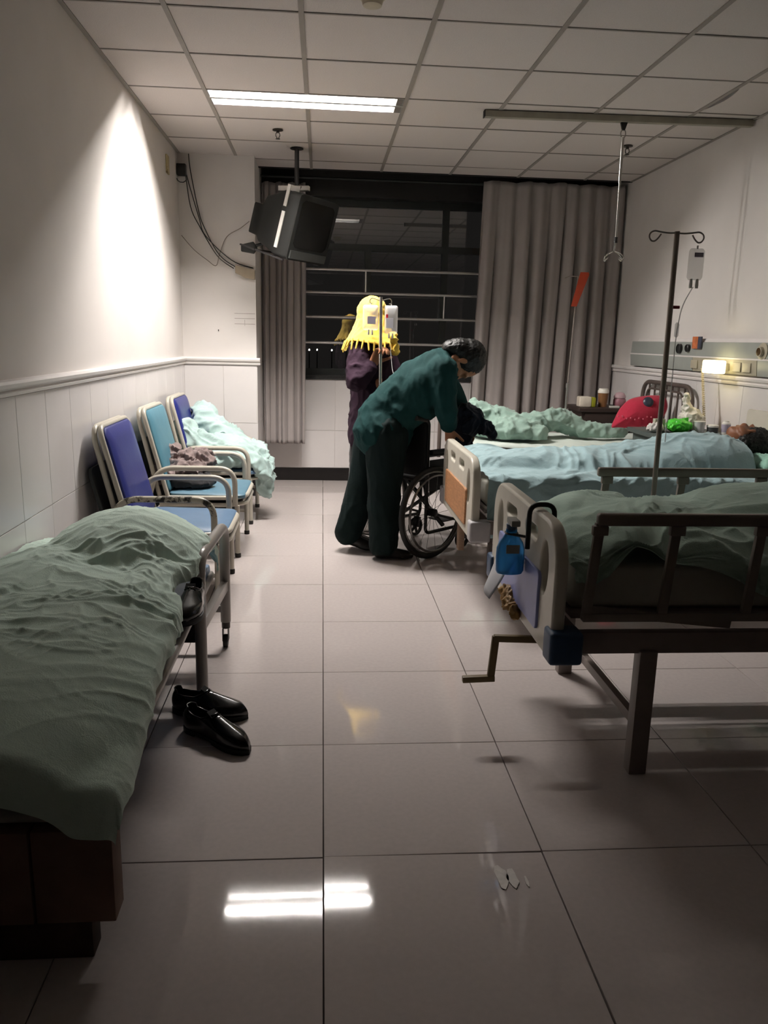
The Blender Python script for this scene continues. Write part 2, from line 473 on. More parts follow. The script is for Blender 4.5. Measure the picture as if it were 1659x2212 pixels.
# ceiling ----------------------------------------------------------
YCE = 7.22
ce = MB().span((XL - 0.2, YN - 0.2, ZC + 0.16), (XR + 0.2, YB + 0.3, ZC + 0.4)).build('ceiling', m_dark); ce['kind'] = 'structure'
GX, GY = -0.1042, 3.9097
LIGHTX = (-0.7042, 0.4958); LIGHTY = (GY + 1.2, GY + 1.5)
def slot(name, mb, mat, par, **k):
    return mb.build(name, mat, par, **k)
cm = {}
for i in range(-2, 5):
    for j in range(-12, 6):
        xa, xb = clip(GX + i * T, GX + (i + 1) * T, XL, XR); ya, yb = clip(GY + j * T, GY + (j + 1) * T, YN, YCE)
        if xb - xa < 0.03 or yb - ya < 0.03: continue
        if i in (-1, 0) and j == 2: ya = LIGHTY[1]
        key = (round(xb - xa, 3), round(yb - ya, 3))
        if key not in cm:
            cm[key] = MB().box((0, 0, 0.009), (key[0] - 0.004, key[1] - 0.004, 0.018)).mesh('ceiling_tile', bevel=0.002, seg=1)
            cm[key].materials.append(m_ctile)
        o = bpy.data.objects.new('ceiling_tile', cm[key]); COL.objects.link(o); o.parent = ce
        o.location = Vector(((xa + xb) / 2, (ya + yb) / 2, ZC + 0.003 + rng.uniform(0, 0.002))) - ce.location
        if (i, j) == (4, 1):                                      # warped panel with a dark gap along the grid bar
            a, b = key[0] / 2, key[1] / 2; n = 12
            poly = [(-a + 0.040 * max(0, sin(pi * min(1, max(0, (k / n - 0.05) / 0.8)))) ** 0.8, b - 2 * b * k / n) for k in range(n + 1)] + [(a, -b), (a, b)]
            o.data = MB().prism(poly, 0.0, 0.018).mesh('ceiling_tile', smooth=False); o.data.materials.append(m_ctile)
            o.location.x += 0.012
def ruled(i):
    return GX + i * T
for i in range(-1, 5):
    mb = MB().span((ruled(i) - 0.012, YN, ZC - 0.001), (ruled(i) + 0.012, YCE, ZC + 0.004))
    if i == 0: mb = MB().span((ruled(i) - 0.012, YN, ZC - 0.001), (ruled(i) + 0.012, LIGHTY[0], ZC + 0.004)).span((ruled(i) - 0.012, LIGHTY[1], ZC - 0.001), (ruled(i) + 0.012, YCE, ZC + 0.004))
    mb.build('grid_bar', m_tbar, ce, smooth=False)
for j in range(-11, 6):
    y = GY + j * T
    MB().span((XL, y - 0.006, ZC), (XR, y + 0.006, ZC + 0.0035)).build('cross_bar', m_tbar, ce, smooth=False)
for x in (XL + 0.012, XR - 0.012):
    MB().span((x - 0.012, YN, ZC - 0.001), (x + 0.012, PY if x < 0 else YCE, ZC + 0.003)).build('edge_bar', m_tbar, ce, smooth=False)

# walls ------------------------------------------------------------
wl = MB().span((XL - 0.2, YN, 0), (XL, YB + 0.3, ZC + 0.16)).build('wall_left', m_wall, smooth=False); wl['kind'] = 'structure'
wr = MB().span((XR, YN, 0), (XR + 0.2, YB + 0.3, ZC + 0.16)).build('wall_right', m_wall, smooth=False); wr['kind'] = 'structure'
wn = MB().span((XL - 0.2, YN - 0.2, 0), (XR + 0.2, YN, ZC + 0.16)).build('wall_front', M('darkened unseen wall', (0.35, 0.31, 0.28), rough=0.7), smooth=False); wn['kind'] = 'structure'  # unseen end wall, set back and darkened to cut bounce light
wp = MB().span((XL, PY, 0), (PX, YB + 0.3, ZC + 0.16)).build('wall_pillar', m_wall, smooth=False); wp['kind'] = 'structure'
ZS = 1.02                                        # window sill height
wb = MB().span((PX, YB, 0), (XR, YB + 0.25, ZS - 0.04)).build('wall_back', m_wall, smooth=False); wb['kind'] = 'structure'

def tiles(parent, axis, c, a0, a1, w, zs, face, start=0.0):
    """wall tiles on a wall; axis 'x': wall at x=c, tiles run along y; face is the side the tiles stand proud of"""
    k = 0; a = a0 + start
    first = True
    while a < a1 - 0.02:
        b = min(a + w, a1); a_ = max(a, a0)
        for z0, z1 in zs:
            dims = (b - a_ - 0.003, 0.006, z1 - z0 - 0.003)
            mid = ((a_ + b) / 2, (z0 + z1) / 2)
            if axis == 'x': mb = MB().box((c + face * 0.002, mid[0], mid[1]), (0.006, dims[0], dims[2]))
            else: mb = MB().box((mid[0], c + face * 0.002, mid[1]), (dims[0], 0.006, dims[2]))
            mb.build('wall_tile', m_tilew, parent, bevel=0.001, seg=1)
        a = b
ROWS = [(0.146, 0.636), (0.636, 1.126)]
tiles(wl, 'x', XL, 2.44 + 0.0, PY - 0.003, 0.325, ROWS, 1)
MB().span((XL, YN, 0.0), (XL + 0.003, 2.44, 1.126)).build('tiled_dado', m_tilew, wl, smooth=False)
tiles(wp, 'y', PY, XL + 0.004, PX, 0.325, ROWS, -1)
tiles(wb, 'y', YB, PX + 0.03, XR - 0.003, 0.325, [(0.125, 0.49), (0.49, ZS - 0.045)], -1)
tiles(wr, 'x', XR, 3.0, YB - 0.003, 0.325, ROWS, -1)
tiles(wp, 'x', PX, PY, YB, 0.325, [(0.146, 0.636), (0.636, 1.126)], 1)

def profile_rail(name, p, q, nrm, parent=None):
    """moulded chair rail between p and q (at its lower edge), standing out along nrm"""
    prof = [(0, 0), (0.016, 0.0), (0.020, 0.012), (0.013, 0.018), (0.013, 0.022), (0.030, 0.032), (0.034, 0.046), (0.026, 0.056), (0, 0.060)]
    p = Vector(p); q = Vector(q); n = Vector(nrm); mb = MB()
    vs = [e + n * a + Vector((0, 0, b)) for e in (p, q) for a, b in prof]; k = len(prof)
    mb.add(vs, [(i, (i + 1) % k, (i + 1) % k + k, i + k) for i in range(k)] + [tuple(range(k)), tuple(range(2 * k - 1, k - 1, -1))])
    o = mb.build(name, m_trim, None, ang=25); o['kind'] = 'structure'; return o
m_trim = M('chair rail', (0.86, 0.84, 0.83), rough=0.4, var=0.02)
profile_rail('trim_1', (XL, YN, 1.128), (XL, PY, 1.128), (1, 0, 0))
profile_rail('trim_2', (XL, PY, 1.128), (PX + 0.03, PY, 1.128), (0, -1, 0))
profile_rail('trim_3', (XR, YN, 1.128), (XR, YB, 1.128), (-1, 0, 0))
def basebd(name, a, b):
    o = MB().span(a, b).build(name, m_base, bevel=0.002); o['kind'] = 'structure'
basebd('baseboard_back', (PX, YB - 0.012, 0), (XR, YB, 0.122))
basebd('baseboard_left', (XL, YN, 0), (XL + 0.012, PY, 0.143))
basebd('baseboard_right', (XR - 0.012, YN, 0), (XR, YB, 0.143))
basebd('baseboard_pillar', (XL + 0.012, PY - 0.012, 0), (PX, PY, 0.143))

# pelmet recess above the window
o = MB().span((PX, YCE, ZC - 0.002), (XR, YCE + 0.03, ZC + 0.16)).build('trim_4', m_dark, smooth=False); o['kind'] = 'structure'
o = MB().span((PX, YB - 0.06, 2.62), (XR, YB + 0.25, ZC + 0.16)).build('trim_5', m_dark, smooth=False); o['kind'] = 'structure'

# window -----------------------------------------------------------
m_alu = M('bronze window frame', (0.15, 0.16, 0.16), rough=0.5, metal=0.2, var=0.1)
m_glass = M_pane('window glass', 0.085)
m_sill = M('dark granite sill', (0.17, 0.17, 0.17), rough=0.25, var=0.3, scale=90)
wd = thing('window_1', None, None, (1.0, YB + 0.12, ZS), kind='structure')
fr = MB()
X0, X1, Z0, Z1, YW = PX + 0.01, XR - 0.01, ZS, 2.62, YB + 0.10
for z in (Z0 + 0.03, Z1 - 0.03, 2.20): fr.span((X0, YW - 0.03, z - 0.03), (X1, YW + 0.03, z + 0.03))
for x, zt in ((X0 + 0.03, Z1), (0.42, 2.20), (1.15, Z1), (1.95, 2.20), (X1 - 0.03, Z1)): fr.span((x - 0.03, YW - 0.031, Z0), (x + 0.03, YW + 0.031, zt))
fr.build('window_frame', m_alu, wd, smooth=False)
xs = [X0 + 0.03, 0.42, 1.15, 1.95, X1 - 0.03]
for a, b in zip(xs[:-1], xs[1:]):
    MB().span((a + 0.02, YW - 0.004, Z0 + 0.03), (b - 0.02, YW + 0.004, 2.20)).build('pane', m_glass, wd, smooth=False)
for a, b in ((xs[0], xs[2]), (xs[2], xs[4])): MB().span((a + 0.02, YW - 0.004, 2.20), (b - 0.02, YW + 0.004, Z1)).build('pane', m_glass, wd, smooth=False)
MB().span((PX, YB - 0.02, ZS - 0.04), (XR, YB + 0.25, ZS)).build('window_sill', m_sill, wd, bevel=0.004)

# ceiling light ----------------------------------------------------
m_refl = M('grey louvre enamel', (0.46, 0.46, 0.455), rough=0.3, var=0.01)
m_tube = M_emit('fluorescent tube', (1.0, 0.975, 0.95), TUBE_POWER)
lt = thing('ceiling_light', 'recessed twin tube fluorescent light glowing in the suspended ceiling', 'light', (-0.104, 5.26, ZC))
x0, x1 = LIGHTX[0] + 0.006, LIGHTX[1] - 0.006; y0, y1 = LIGHTY[0] + 0.004, LIGHTY[1] - 0.004
DP = 0.105                                                       # depth of the housing
h = MB()
h.span((x0, y0, ZC + DP), (x1, y1, ZC + DP + 0.005))
h.span((x0, y0, ZC), (x1, y0 + 0.004, ZC + DP)).span((x0, y1 - 0.004, ZC), (x1, y1, ZC + DP))
h.span((x0, y0, ZC), (x0 + 0.012, y1, ZC + DP)).span((x1 - 0.012, y0, ZC), (x1, y1, ZC + DP))
h.build('housing', m_refl, lt, smooth=False)
ym = (y0 + y1) / 2
MB().span((x0, ym - 0.016, ZC - 0.002), (x1, ym + 0.016, ZC + 0.075)).build('centre_strip', M('louvre strip', (0.60, 0.59, 0.57), rough=0.5), lt, smooth=False)
MB().span((x1 - 0.05, y0 + 0.004, ZC), (x1 - 0.012, y1 - 0.004, ZC + 0.05)).build('end_cover', M('light end cover', (0.45, 0.43, 0.41), rough=0.5), lt, smooth=False)
for y in ((y0 + ym) / 2, (y1 + ym) / 2):
    MB().tube([(x0 + 0.02, y, ZC + 0.057), (x1 - 0.055, y, ZC + 0.057)], 0.014, 12).build('tube', m_tube, lt)
    a, b = (y0 + 0.004, ym - 0.012) if y < ym else (ym + 0.012, y1 - 0.004)
    rf = MB(); seg = 16; vs = []
    for x in (x0 + 0.012, x1 - 0.05):
        for k in range(seg + 1):
            t = k / seg; yy = a + (b - a) * t; vs.append((x, yy, ZC + 0.004 + 0.090 * (1 - (2 * t - 1) ** 4)))
    rf.add(vs, [(k, k + 1, k + seg + 2, k + seg + 1) for k in range(seg)])
    rf.build('reflector', m_refl, lt)

# thin whitish patches laid on the floor
sc0 = Vector((0.475, 1.765, 0.0006)); m_floor_patch = M('white floor patch', (0.86, 0.84, 0.82), rough=0.25, var=0.1, scale=60)
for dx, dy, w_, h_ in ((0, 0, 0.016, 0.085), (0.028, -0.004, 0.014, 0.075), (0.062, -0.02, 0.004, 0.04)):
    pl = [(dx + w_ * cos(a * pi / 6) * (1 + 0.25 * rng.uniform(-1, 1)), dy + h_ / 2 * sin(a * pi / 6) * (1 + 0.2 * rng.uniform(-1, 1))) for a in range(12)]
    MB().prism(pl, -0.0003, 0.0004, Matrix.Translation(sc0)).build('floor_patch', m_floor_patch, fl, smooth=False)
# ================================================================== LEFT SIDE: chairs, sleeper bench, shoes
m_cream = M('chipped cream tube paint', (0.70, 0.68, 0.63), rough=0.32, var=0.05, wear=(0.16, 0.13, 0.10), wear_amt=0.66, wear_scale=18)
m_cream_worn = M('badly chipped tube paint', (0.68, 0.66, 0.60), rough=0.35, var=0.06, wear=(0.12, 0.11, 0.09), wear_amt=0.50, wear_scale=12)
m_grey_tube = M('grey tube paint', (0.56, 0.54, 0.52), rough=0.30, var=0.04)
m_blue = M('royal blue vinyl', (0.135, 0.165, 0.43), rough=0.38, var=0.06, bump=0.05, bscale=60)
m_teal = M('teal vinyl', (0.30, 0.48, 0.545), rough=0.42, var=0.06, bump=0.05, bscale=60)
m_seat = M('sky blue vinyl', (0.35, 0.455, 0.565), rough=0.40, var=0.07, bump=0.05, bscale=60)
m_rubber = M('dark rubber', (0.13, 0.12, 0.11), rough=0.7)
m_under = M('dark folded pad', (0.22, 0.23, 0.23), rough=0.7, var=0.15)

def make_chair(y):
    W_ = 0.63
    t = thing('accompanying_chair', 'x', 'chair', (-0.8, y + W_ / 2, 0))
    def cushion(name, mat, w, h, th, mt, crown=0.012):
        n = 14; vs = []; out = rrect(w, h, 0.05, 5); k = len(out)
        lay = [(1.0, -th / 2), (1.0, th * 0.2), (0.965, th / 2), (0.7, th / 2 + crown * 0.7), (0.35, th / 2 + crown), (0.02, th / 2 + crown)]
        for s_, z in lay:
            for p in out:
                a = 1 - s_; d = max(hypot(*p), 1e-6)
                vs.append(mt @ Vector((p[0] * s_, p[1] * s_, z)))
        fs = [tuple(range(k - 1, -1, -1))]
        for i in range(len(lay) - 1):
            for j in range(k):
                fs.append((i * k + j, i * k + (j + 1) % k, (i + 1) * k + (j + 1) % k, (i + 1) * k + j))
        fs.append(tuple((len(lay) - 1) * k + j for j in range(k)))
        return MB().add(vs, fs).build(name, mat, t, ang=50)
    # seat
    zs = 0.378
    mt = Matrix.Translation((-0.715, y + W_ / 2, zs + 0.012)) @ Matrix.Rotation(R(1.5), 4, 'Y')
    cushion('seat', m_seat, 0.47, 0.545, 0.026, mt)
    lp = fillet([(-1.0, y + 0.03, zs), (-0.56, y + 0.03, zs), (-0.475, y + 0.11, zs), (-0.475, y + W_ - 0.11, zs), (-0.56, y + W_ - 0.03, zs), (-1.0, y + W_ - 0.03, zs)], 0.05)
    MB().tube(lp, 0.014, 10).build('seat_frame', m_cream, t)
    z2 = zs - 0.045
    lp = [(p.x, p.y, z2) for p in lp]
    MB().tube(lp, 0.013, 10).build('lower_frame', m_cream, t)
    z3 = z2 - 0.03
    MB().span((-1.0, y + 0.05, z3 - 0.012), (-0.52, y + W_ - 0.05, z3 + 0.012)).build('folded_pad', m_under, t, bevel=0.008)
    # back: frame, cushion, second frame and dark folded pad behind
    bx0, bz0, bx1, bz1 = -0.955, 0.40, -1.085, 0.915
    def back_loop(dx, top):
        f = lambda z: bx0 + dx + (bx1 - bx0) * (z - bz0) / (bz1 - bz0) * (1 - dx * 0)
        zt = bz1 + top; zb = 0.30
        return fillet([(f(zb), y + 0.035, zb), (f(zt), y + 0.035, zt), (f(zt), y + W_ - 0.035, zt), (f(zb), y + W_ - 0.035, zb)], 0.075, 8)
    MB().tube(back_loop(0, 0.0), 0.0135, 10).build('back_frame', m_cream, t)
    MB().tube([(max(-1.146, p.x - 0.045 * min(1, (1.05 - p.z) / 0.3)), p.y + 0.0, p.z) for p in back_loop(-0.006, 0.0)], 0.0135, 10).build('rear_frame', m_cream, t)
    ang = math.atan2(bx0 - bx1, bz1 - bz0)
    X_ = Vector((0, 1, 0)); Y_ = Vector((-sin(ang), 0, cos(ang))); Z_ = X_.cross(Y_)
    mt = Matrix(((X_.x, Y_.x, Z_.x, (bx0 + bx1) / 2 + 0.010), (X_.y, Y_.y, Z_.y, y + W_ / 2), (X_.z, Y_.z, Z_.z, (bz0 + bz1) / 2), (0, 0, 0, 1)))
    cushion('backrest', m_blue, W_ - 0.10, 0.515, 0.026, mt, 0.010)
    mt2 = Matrix.Translation((-0.078, 0, -0.15)) @ mt
    MB().prism(rrect(W_ - 0.03, 0.42, 0.05), -0.010, 0.010, mt2).build('rear_pad', m_under, t, bevel=0.004)
    # legs and arms
    for yy in (y, y + W_):
        arm = fillet([(-0.535, yy, z2), (-0.535, yy, 0.568), (-1.0, yy, 0.568), (-1.075, yy, 0.33)], 0.10, 8)
        MB().tube(arm, 0.0165, 12).build('armrest', m_cream, t)
    for yy in (y + 0.015, y + W_ - 0.015):
        for xx in (-0.525, -1.07):
            lg = MB().tube([(xx, yy, 0.02), (xx, yy, z2 + 0.0)], 0.0155, 12).build('leg', m_cream, t)
            MB().lathe([(0.018, 0.0), (0.019, 0.022), (0.0165, 0.028)], (xx, yy, 0), 12).build('rubber_foot', m_rubber, lg)
        MB().bar((-0.525, yy, 0.17), (-1.07, yy, 0.17), 0.012, 0.02).build('side_stretcher', m_cream, t)
    return t
c1 = make_chair(3.87)
def recolour(root, name, mat):
    for ch in root.children:
        if ch.name.split('.')[0] == name:
            ch.material_slots[0].link = 'OBJECT'; ch.material_slots[0].material = mat
c2 = copy_tree(c1); c2.location.y = 4.82 + 0.315
c3 = copy_tree(c1); c3.location.y = 5.725 + 0.315
G = 'accompanying chairs along the tiled wall'
setp(c1, 'blue backed chair with chipped cream arms, next to the sleeper bench', 'chair', G)
setp(c2, 'teal backed chair holding the brown jacket', 'chair', G)
setp(c3, 'blue backed chair half buried under the rumpled sheet near the pillar', 'chair', G)
recolour(c2, 'backrest', m_teal)
for nm in ('seat',): recolour(c2, nm, M('faded sky blue vinyl', (0.34, 0.47, 0.54), rough=0.42, var=0.08))
arms = [ch for ch in c1.children if ch.name.startswith('armrest')]
arms.sort(key=lambda o: min(v.co.y for v in o.data.vertices))
for ch, lb in ((arms[0], 'armrest with badly flaked paint'),):
    ch.material_slots[0].link = 'OBJECT'; ch.material_slots[0].material = m_cream_worn; ch['label'] = lb

# sleeper bench ----------------------------------------------------
sb = thing('sleeper_bench', 'grey tube sleeper bench pulled out along the tiled wall under a green sheet', 'bench', (-0.8, 2.4, 0))
zf = 0.355
MB().tube(fillet([(-1.125, 3.33, zf), (-1.125, 1.55, zf), (-0.475, 1.55, zf), (-0.475, 3.33, zf), (-1.125, 3.33, zf)], 0.05), 0.016, 10).build('bed_frame', m_grey_tube, sb)
MB().span((-1.12, 1.56, zf), (-0.48, 3.32, zf + 0.045)).build('pad', m_seat, sb, bevel=0.015)
ya, yb, xa, xb = 2.855, 3.37, -0.455, -0.425
for dx, nm in ((0.0, 1), (-0.665, 0)):
    za = 0.555 if dx == 0 else 0.395
    MB().tube(fillet([(xa + dx, ya, 0.0), (xa + dx, ya, za), (xb + dx, yb, za + 0.005), (xb + dx, yb, 0.115)], 0.085, 8), 0.0225, 14).build('arm_frame', m_grey_tube, sb)
    MB().bar((xa + dx, ya, 0.285), (xb + dx, yb, 0.285), 0.030, 0.045).build('arm_rail', m_grey_tube, sb, bevel=0.004)
    cs = MB().tube([(xb + dx, yb, 0.118), (xb + dx, yb, 0.085)], 0.019, 12)
    cs.span((xb + dx - 0.014, yb - 0.03, 0.03), (xb + dx - 0.010, yb + 0.012, 0.09)).span((xb + dx + 0.010, yb - 0.03, 0.03), (xb + dx + 0.014, yb + 0.012, 0.09))
    cf = cs.build('caster', M('caster fork', (0.24, 0.22, 0.21), rough=0.4, metal=0.5), sb, bevel=0.002)
    MB().lathe([(0.012, -0.010), (0.027, -0.010), (0.030, -0.006), (0.030, 0.006), (0.027, 0.010), (0.012, 0.010)], (xb + dx, yb - 0.018, 0.030), 18, (1, 0, 0)).build('wheel', m_rubber, cf)
    br = [(-0.075, 0), (0.0, 0), (0.0, 0.085), (-0.03, 0.085), (-0.04, 0.062), (-0.05, 0.085), (-0.075, 0.085)]
    if dx == 0: MB().prism(br, -0.004, 0.004, Matrix.Translation((xa + dx - 0.01, ya, 0.222)) @ AX_XZ).build('catch_plate', m_dark, sb)
MB().bar((xb, yb, 0.175), (xb - 0.665, yb, 0.175), 0.02, 0.03).build('cross_bar', m_grey_tube, sb, bevel=0.003)
for yy in (1.68,):
    for xx in (-0.56, -1.04):
        MB().tube([(xx, yy, 0.0), (xx, yy, zf)], 0.016, 12).build('leg', m_grey_tube, sb)

m_green = M_cloth('pale green sheet cotton', (0.77, 0.85, 0.805), weave=0.25, fine=260, bump=0.22)
m_green2 = M_cloth('mint green sheet cotton', (0.67, 0.76, 0.745), weave=0.15, fine=260, bump=0.25)
def Hs(x, y):
    z = 0.405 + 0 * x
    z = np.maximum(z, 0.40 + bumpfn(x, y, (-0.79, 2.30), (0.40, 1.0), 0.20))
    z = np.maximum(z, 0.40 + bumpfn(x, y, (-0.74, 3.0), (0.36, 0.42), 0.30))
    z = np.maximum(z, 0.40 + bumpfn(x, y, (-0.86, 1.85), (0.30, 0.42), 0.17))
    z = np.maximum(z, 0.40 + bumpfn(x, y, (-0.95, 2.65), (0.30, 0.55), 0.22))
    z = np.maximum(z, 0.40 + bumpfn(x, y, (-1.08, 2.62), (0.30, 0.95), 0.17))
    z = np.maximum(z, 0.40 + 0.03 * (x < 9) + bumpfn(x, y, (-0.62, 2.75), (0.22, 0.30), 0.15))
    return z
def ex_s(P, s, t):
    k = np.exp(-((t - 2.66) / 0.15) ** 2) * np.clip((s + 0.72) / 0.25, 0, 1)
    P[..., 0] -= 0.075 * k; P[..., 2] += 0.03 * k
    k2 = np.clip((2.1 - t) / 0.5, 0, 1) * np.clip((s + 0.6) / 0.2, 0, 1)
    P[..., 0] += 0.02 * k2
    P[..., 0] = np.maximum(P[..., 0], XL + 0.012)
    return P
drape('bed_sheet', m_green, -1.150, -0.470, 1.545, 3.27, Hs, (0.0, 0.085, 0.135, 0.05), n=(190, 380), amp=lambda s, t: 0.006 + 0.017 * np.clip((t - 1.75) / 0.45, 0, 1), f=9.0, z=1.3, angs=(0.42, 0.95, -0.12), fold=0.010,
      smooth=26, hem=0.008, rr=0.03, label='crumpled green sheet covering a sleeper on the bench, head to toe', cat='sheet', extra=ex_s)

m_box = M('scuffed brown carton', (0.48, 0.385, 0.335), rough=0.8, var=0.25, scale=7)
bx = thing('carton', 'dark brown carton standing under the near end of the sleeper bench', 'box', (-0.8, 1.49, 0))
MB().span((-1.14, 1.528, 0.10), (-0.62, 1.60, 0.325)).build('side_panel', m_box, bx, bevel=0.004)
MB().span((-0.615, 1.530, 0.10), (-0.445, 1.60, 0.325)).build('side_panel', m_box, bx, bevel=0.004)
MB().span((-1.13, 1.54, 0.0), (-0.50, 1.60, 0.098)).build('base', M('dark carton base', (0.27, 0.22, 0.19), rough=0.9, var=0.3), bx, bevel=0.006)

# shoes --------------------------------------------------------------
m_leather = M('black polished leather', (0.045, 0.045, 0.045), rough=0.25, var=0.2, coat=0.4, bump=0.08, bscale=30)
m_sole = M('black shoe sole', (0.03, 0.03, 0.03), rough=0.6)
m_lining = M('dark shoe lining', (0.07, 0.06, 0.055), rough=0.9)
def make_shoe(label, heel, toe, z0, group=None, name='dress_shoe', flip=1):
    a = math.atan2(toe[1] - heel[1], toe[0] - heel[0]); Ln = hypot(toe[0] - heel[0], toe[1] - heel[1])
    t = thing(name, label, 'shoe', (heel[0], heel[1], z0), a, group)
    def hw(u):    # half width along the length
        return np.interp(u, [0, 0.03, 0.12, 0.3, 0.45, 0.62, 0.75, 0.87, 0.95, 1.0], [0, 0.018, 0.030, 0.033, 0.035, 0.044, 0.045, 0.036, 0.022, 0.0])
    n = 56; base = []
    for k in range(n):
        ph = 2 * pi * k / n; u = 0.5 - 0.5 * cos(ph); sd = 1 if ph < pi else -1
        base.append((u * Ln, sd * float(hw(u)) + flip * 0.010 * sin(pi * u) * (1 if u > 0.3 else u / 0.3)))
    mb = MB().prism(base, 0.0, 0.014)
    mb.prism([(p[0], p[1] * 0.95) for p in base if p[0] < 0.27 * Ln] , -0.0, 0.002)
    so = MB().prism([(p[0] * 1.012 - 0.004, p[1] * 1.07) for p in base], 0.006, 0.020)
    so.prism([(p[0] * 1.012 - 0.004, p[1] * 1.05) for p in base if p[0] < 0.28 * Ln], 0.0, 0.007)
    so.prism([(p[0] * 1.0, p[1] * 1.04) for p in base if p[0] > 0.48 * Ln], 0.0, 0.007)
    so.build('sole', m_sole, t, True, bevel=0.002)
    nv = 14; P = np.zeros((n, nv, 3))
    for k in range(n):
        ph = 2 * pi * k / n; bxp, byp = base[k]
        ru = 0.045 + 0.43 * (0.5 - 0.5 * cos(ph)); sd = 1 if ph < pi else -1
        rw = 0.026 * abs(sin(ph)) ** 0.7
        rx, ry = ru * Ln, sd * rw + flip * 0.004
        zr = 0.078 + 0.012 * (ru < 0.1) + 0.020 * max(0, (ru - 0.33) / 0.14)
        if ru < 0.2: zr += 0.012 * (1 - ru / 0.2)
        for j in range(nv):
            v = j / (nv - 1); w = v ** 1.35 if bxp > rx + 0.02 else v ** 0.9
            bul = 0.008 * sin(pi * min(1, v * 1.4)) * (1 if bxp < 0.7 * Ln else 0.5)
            dx, dy = bxp - rx, byp - ry; d = hypot(dx, dy) + 1e-6
            zz = 0.018 + (zr - 0.018) * (1 - (1 - v) ** (3.0 if bxp > 0.75 * Ln else 1.6)) if True else 0
            if bxp > 0.6 * Ln:
                zz = 0.018 + 0.036 * (1 - (1 - min(1, v / 0.35)) ** 2.2) * 1.0 + (zr - 0.054) * max(0, (v - 0.15) / 0.85) ** 1.3
            P[k, j] = (rx + dx * (1 - w) + dx / d * bul, ry + dy * (1 - w) + dy / d * bul, zz)
    me = grid_mesh(np.concatenate([P, P[:1]]), 'upper'); bm = bmesh.new(); bm.from_mesh(me); bmesh.ops.remove_doubles(bm, verts=bm.verts, dist=1e-5); bmesh.ops.recalc_face_normals(bm, faces=bm.faces); bm.to_mesh(me); bm.free()
    up_ = link('upper', me, m_leather, t, True); sm = up_.modifiers.new('t', 'SOLIDIFY'); sm.thickness = 0.003; sm.offset = -1
    rim = [tuple(P[k, -1]) for k in range(n)]
    MB().tube(rim, 0.0022, 8, closed=True).build('collar', m_leather, t, True)
    MB().prism([(0.06 * Ln + 0.0, -0.02), (0.40 * Ln, -0.026), (0.40 * Ln, 0.028), (0.06 * Ln, 0.022)], 0.021, 0.026).build('insole', m_lining, t, True)
    tg = MB().add([(0.40 * Ln, -0.018, 0.072), (0.40 * Ln, 0.022, 0.072), (0.50 * Ln, 0.020, 0.088), (0.50 * Ln, -0.016, 0.088), (0.40 * Ln, -0.015, 0.106), (0.40 * Ln, 0.019, 0.106)], [(4, 5, 2, 3), (0, 1, 5, 4)])
    tg.build('tongue', m_lining, t, True)
    lc = MB()
    for q in range(4):
        xx = (0.49 + 0.045 * q) * Ln; zz = 0.100 - 0.009 * q
        lc.tube([(xx, -0.020 + flip * 0.004, zz - 0.010), (xx + 0.003, 0.0 + flip * 0.004, zz + 0.001), (xx, 0.020 + flip * 0.004, zz - 0.010)], 0.0022, 6)
    lc.build('laces', m_leather, t, True)
    return t
make_shoe('black lace-up dress shoe lying in front, toe towards the aisle', (-0.475, 2.60), (-0.235, 2.405), 0.0, 'pair of black dress shoes on the floor')
make_shoe('black lace-up dress shoe standing against the bench leg, behind its mate', (-0.545, 2.735), (-0.262, 2.665), 0.0, 'pair of black dress shoes on the floor', flip=-1)
s3 = make_shoe('black shoe sticking out from under the green sheet on the bench', (-0.455, 2.80), (-0.470, 2.535), 0.402)

# heaped sheet, jacket and bag on the chairs -------------------------
mb = MB()
mb.cap((-0.95, 6.25, 0.62), 0.12, (-0.93, 6.28, 0.745), 0.105)
mb.cap((-0.90, 6.24, 0.66), 0.13, (-0.46, 6.02, 0.42), 0.09)
mb.cap((-1.02, 5.88, 0.55), 0.10, (-1.01, 5.86, 0.665), 0.095)
mb.cap((-0.97, 5.88, 0.58), 0.12, (-0.52, 5.88, 0.42), 0.09)
mb.ell((-0.76, 6.03, 0.47), (0.36, 0.32, 0.14))
mb.cap((-0.45, 6.02, 0.42), 0.08, (-0.415, 5.97, 0.25), 0.06).cap((-0.47, 5.90, 0.40), 0.08, (-0.43, 5.90, 0.22), 0.055)
mb.ell((-0.44, 5.98, 0.33), (0.075, 0.17, 0.14))
def fheap(c):
    c[:, 2] = np.where((c[:, 0] < -0.50) & (c[:, 2] < 0.418), 0.418, c[:, 2]); c[:, 0] = np.maximum(c[:, 0], -1.13); c[:, 1] = np.minimum(c[:, 1], 6.80); return c
o = blob('bed_sheet', mb, m_green2, None, 0.011, 5, wr=0.050, wf=8.5, wdir=(0.6, 1.4, 0.8), z=5.1, fn=fheap)
setp(o, 'rumpled mint sheet heaped on the chair beside the pillar', 'sheet')
mb = MB()
mb.cap((-1.0, 5.12, 0.56), 0.05, (-0.98, 5.20, 0.62), 0.045).ell((-0.92, 5.12, 0.52), (0.17, 0.17, 0.06)).ell((-0.83, 5.22, 0.55), (0.12, 0.11, 0.065)).ell((-1.0, 5.0, 0.50), (0.09, 0.1, 0.05))
mb.cap((-0.92, 5.2, 0.56), 0.06, (-0.78, 5.27, 0.57), 0.045)
m_jack = M_cloth('brown grey cotton', (0.50, 0.44, 0.43), bump=0.3)
o = blob('jacket', mb, m_jack, None, 0.008, 4, wr=0.045, wf=13, z=8.1); setp(o, 'crumpled brown grey jacket thrown on the teal backed chair', 'jacket')
mb = MB().ell((-0.90, 5.09, 0.46), (0.19, 0.18, 0.055)).ell((-0.78, 5.02, 0.447), (0.10, 0.10, 0.035))
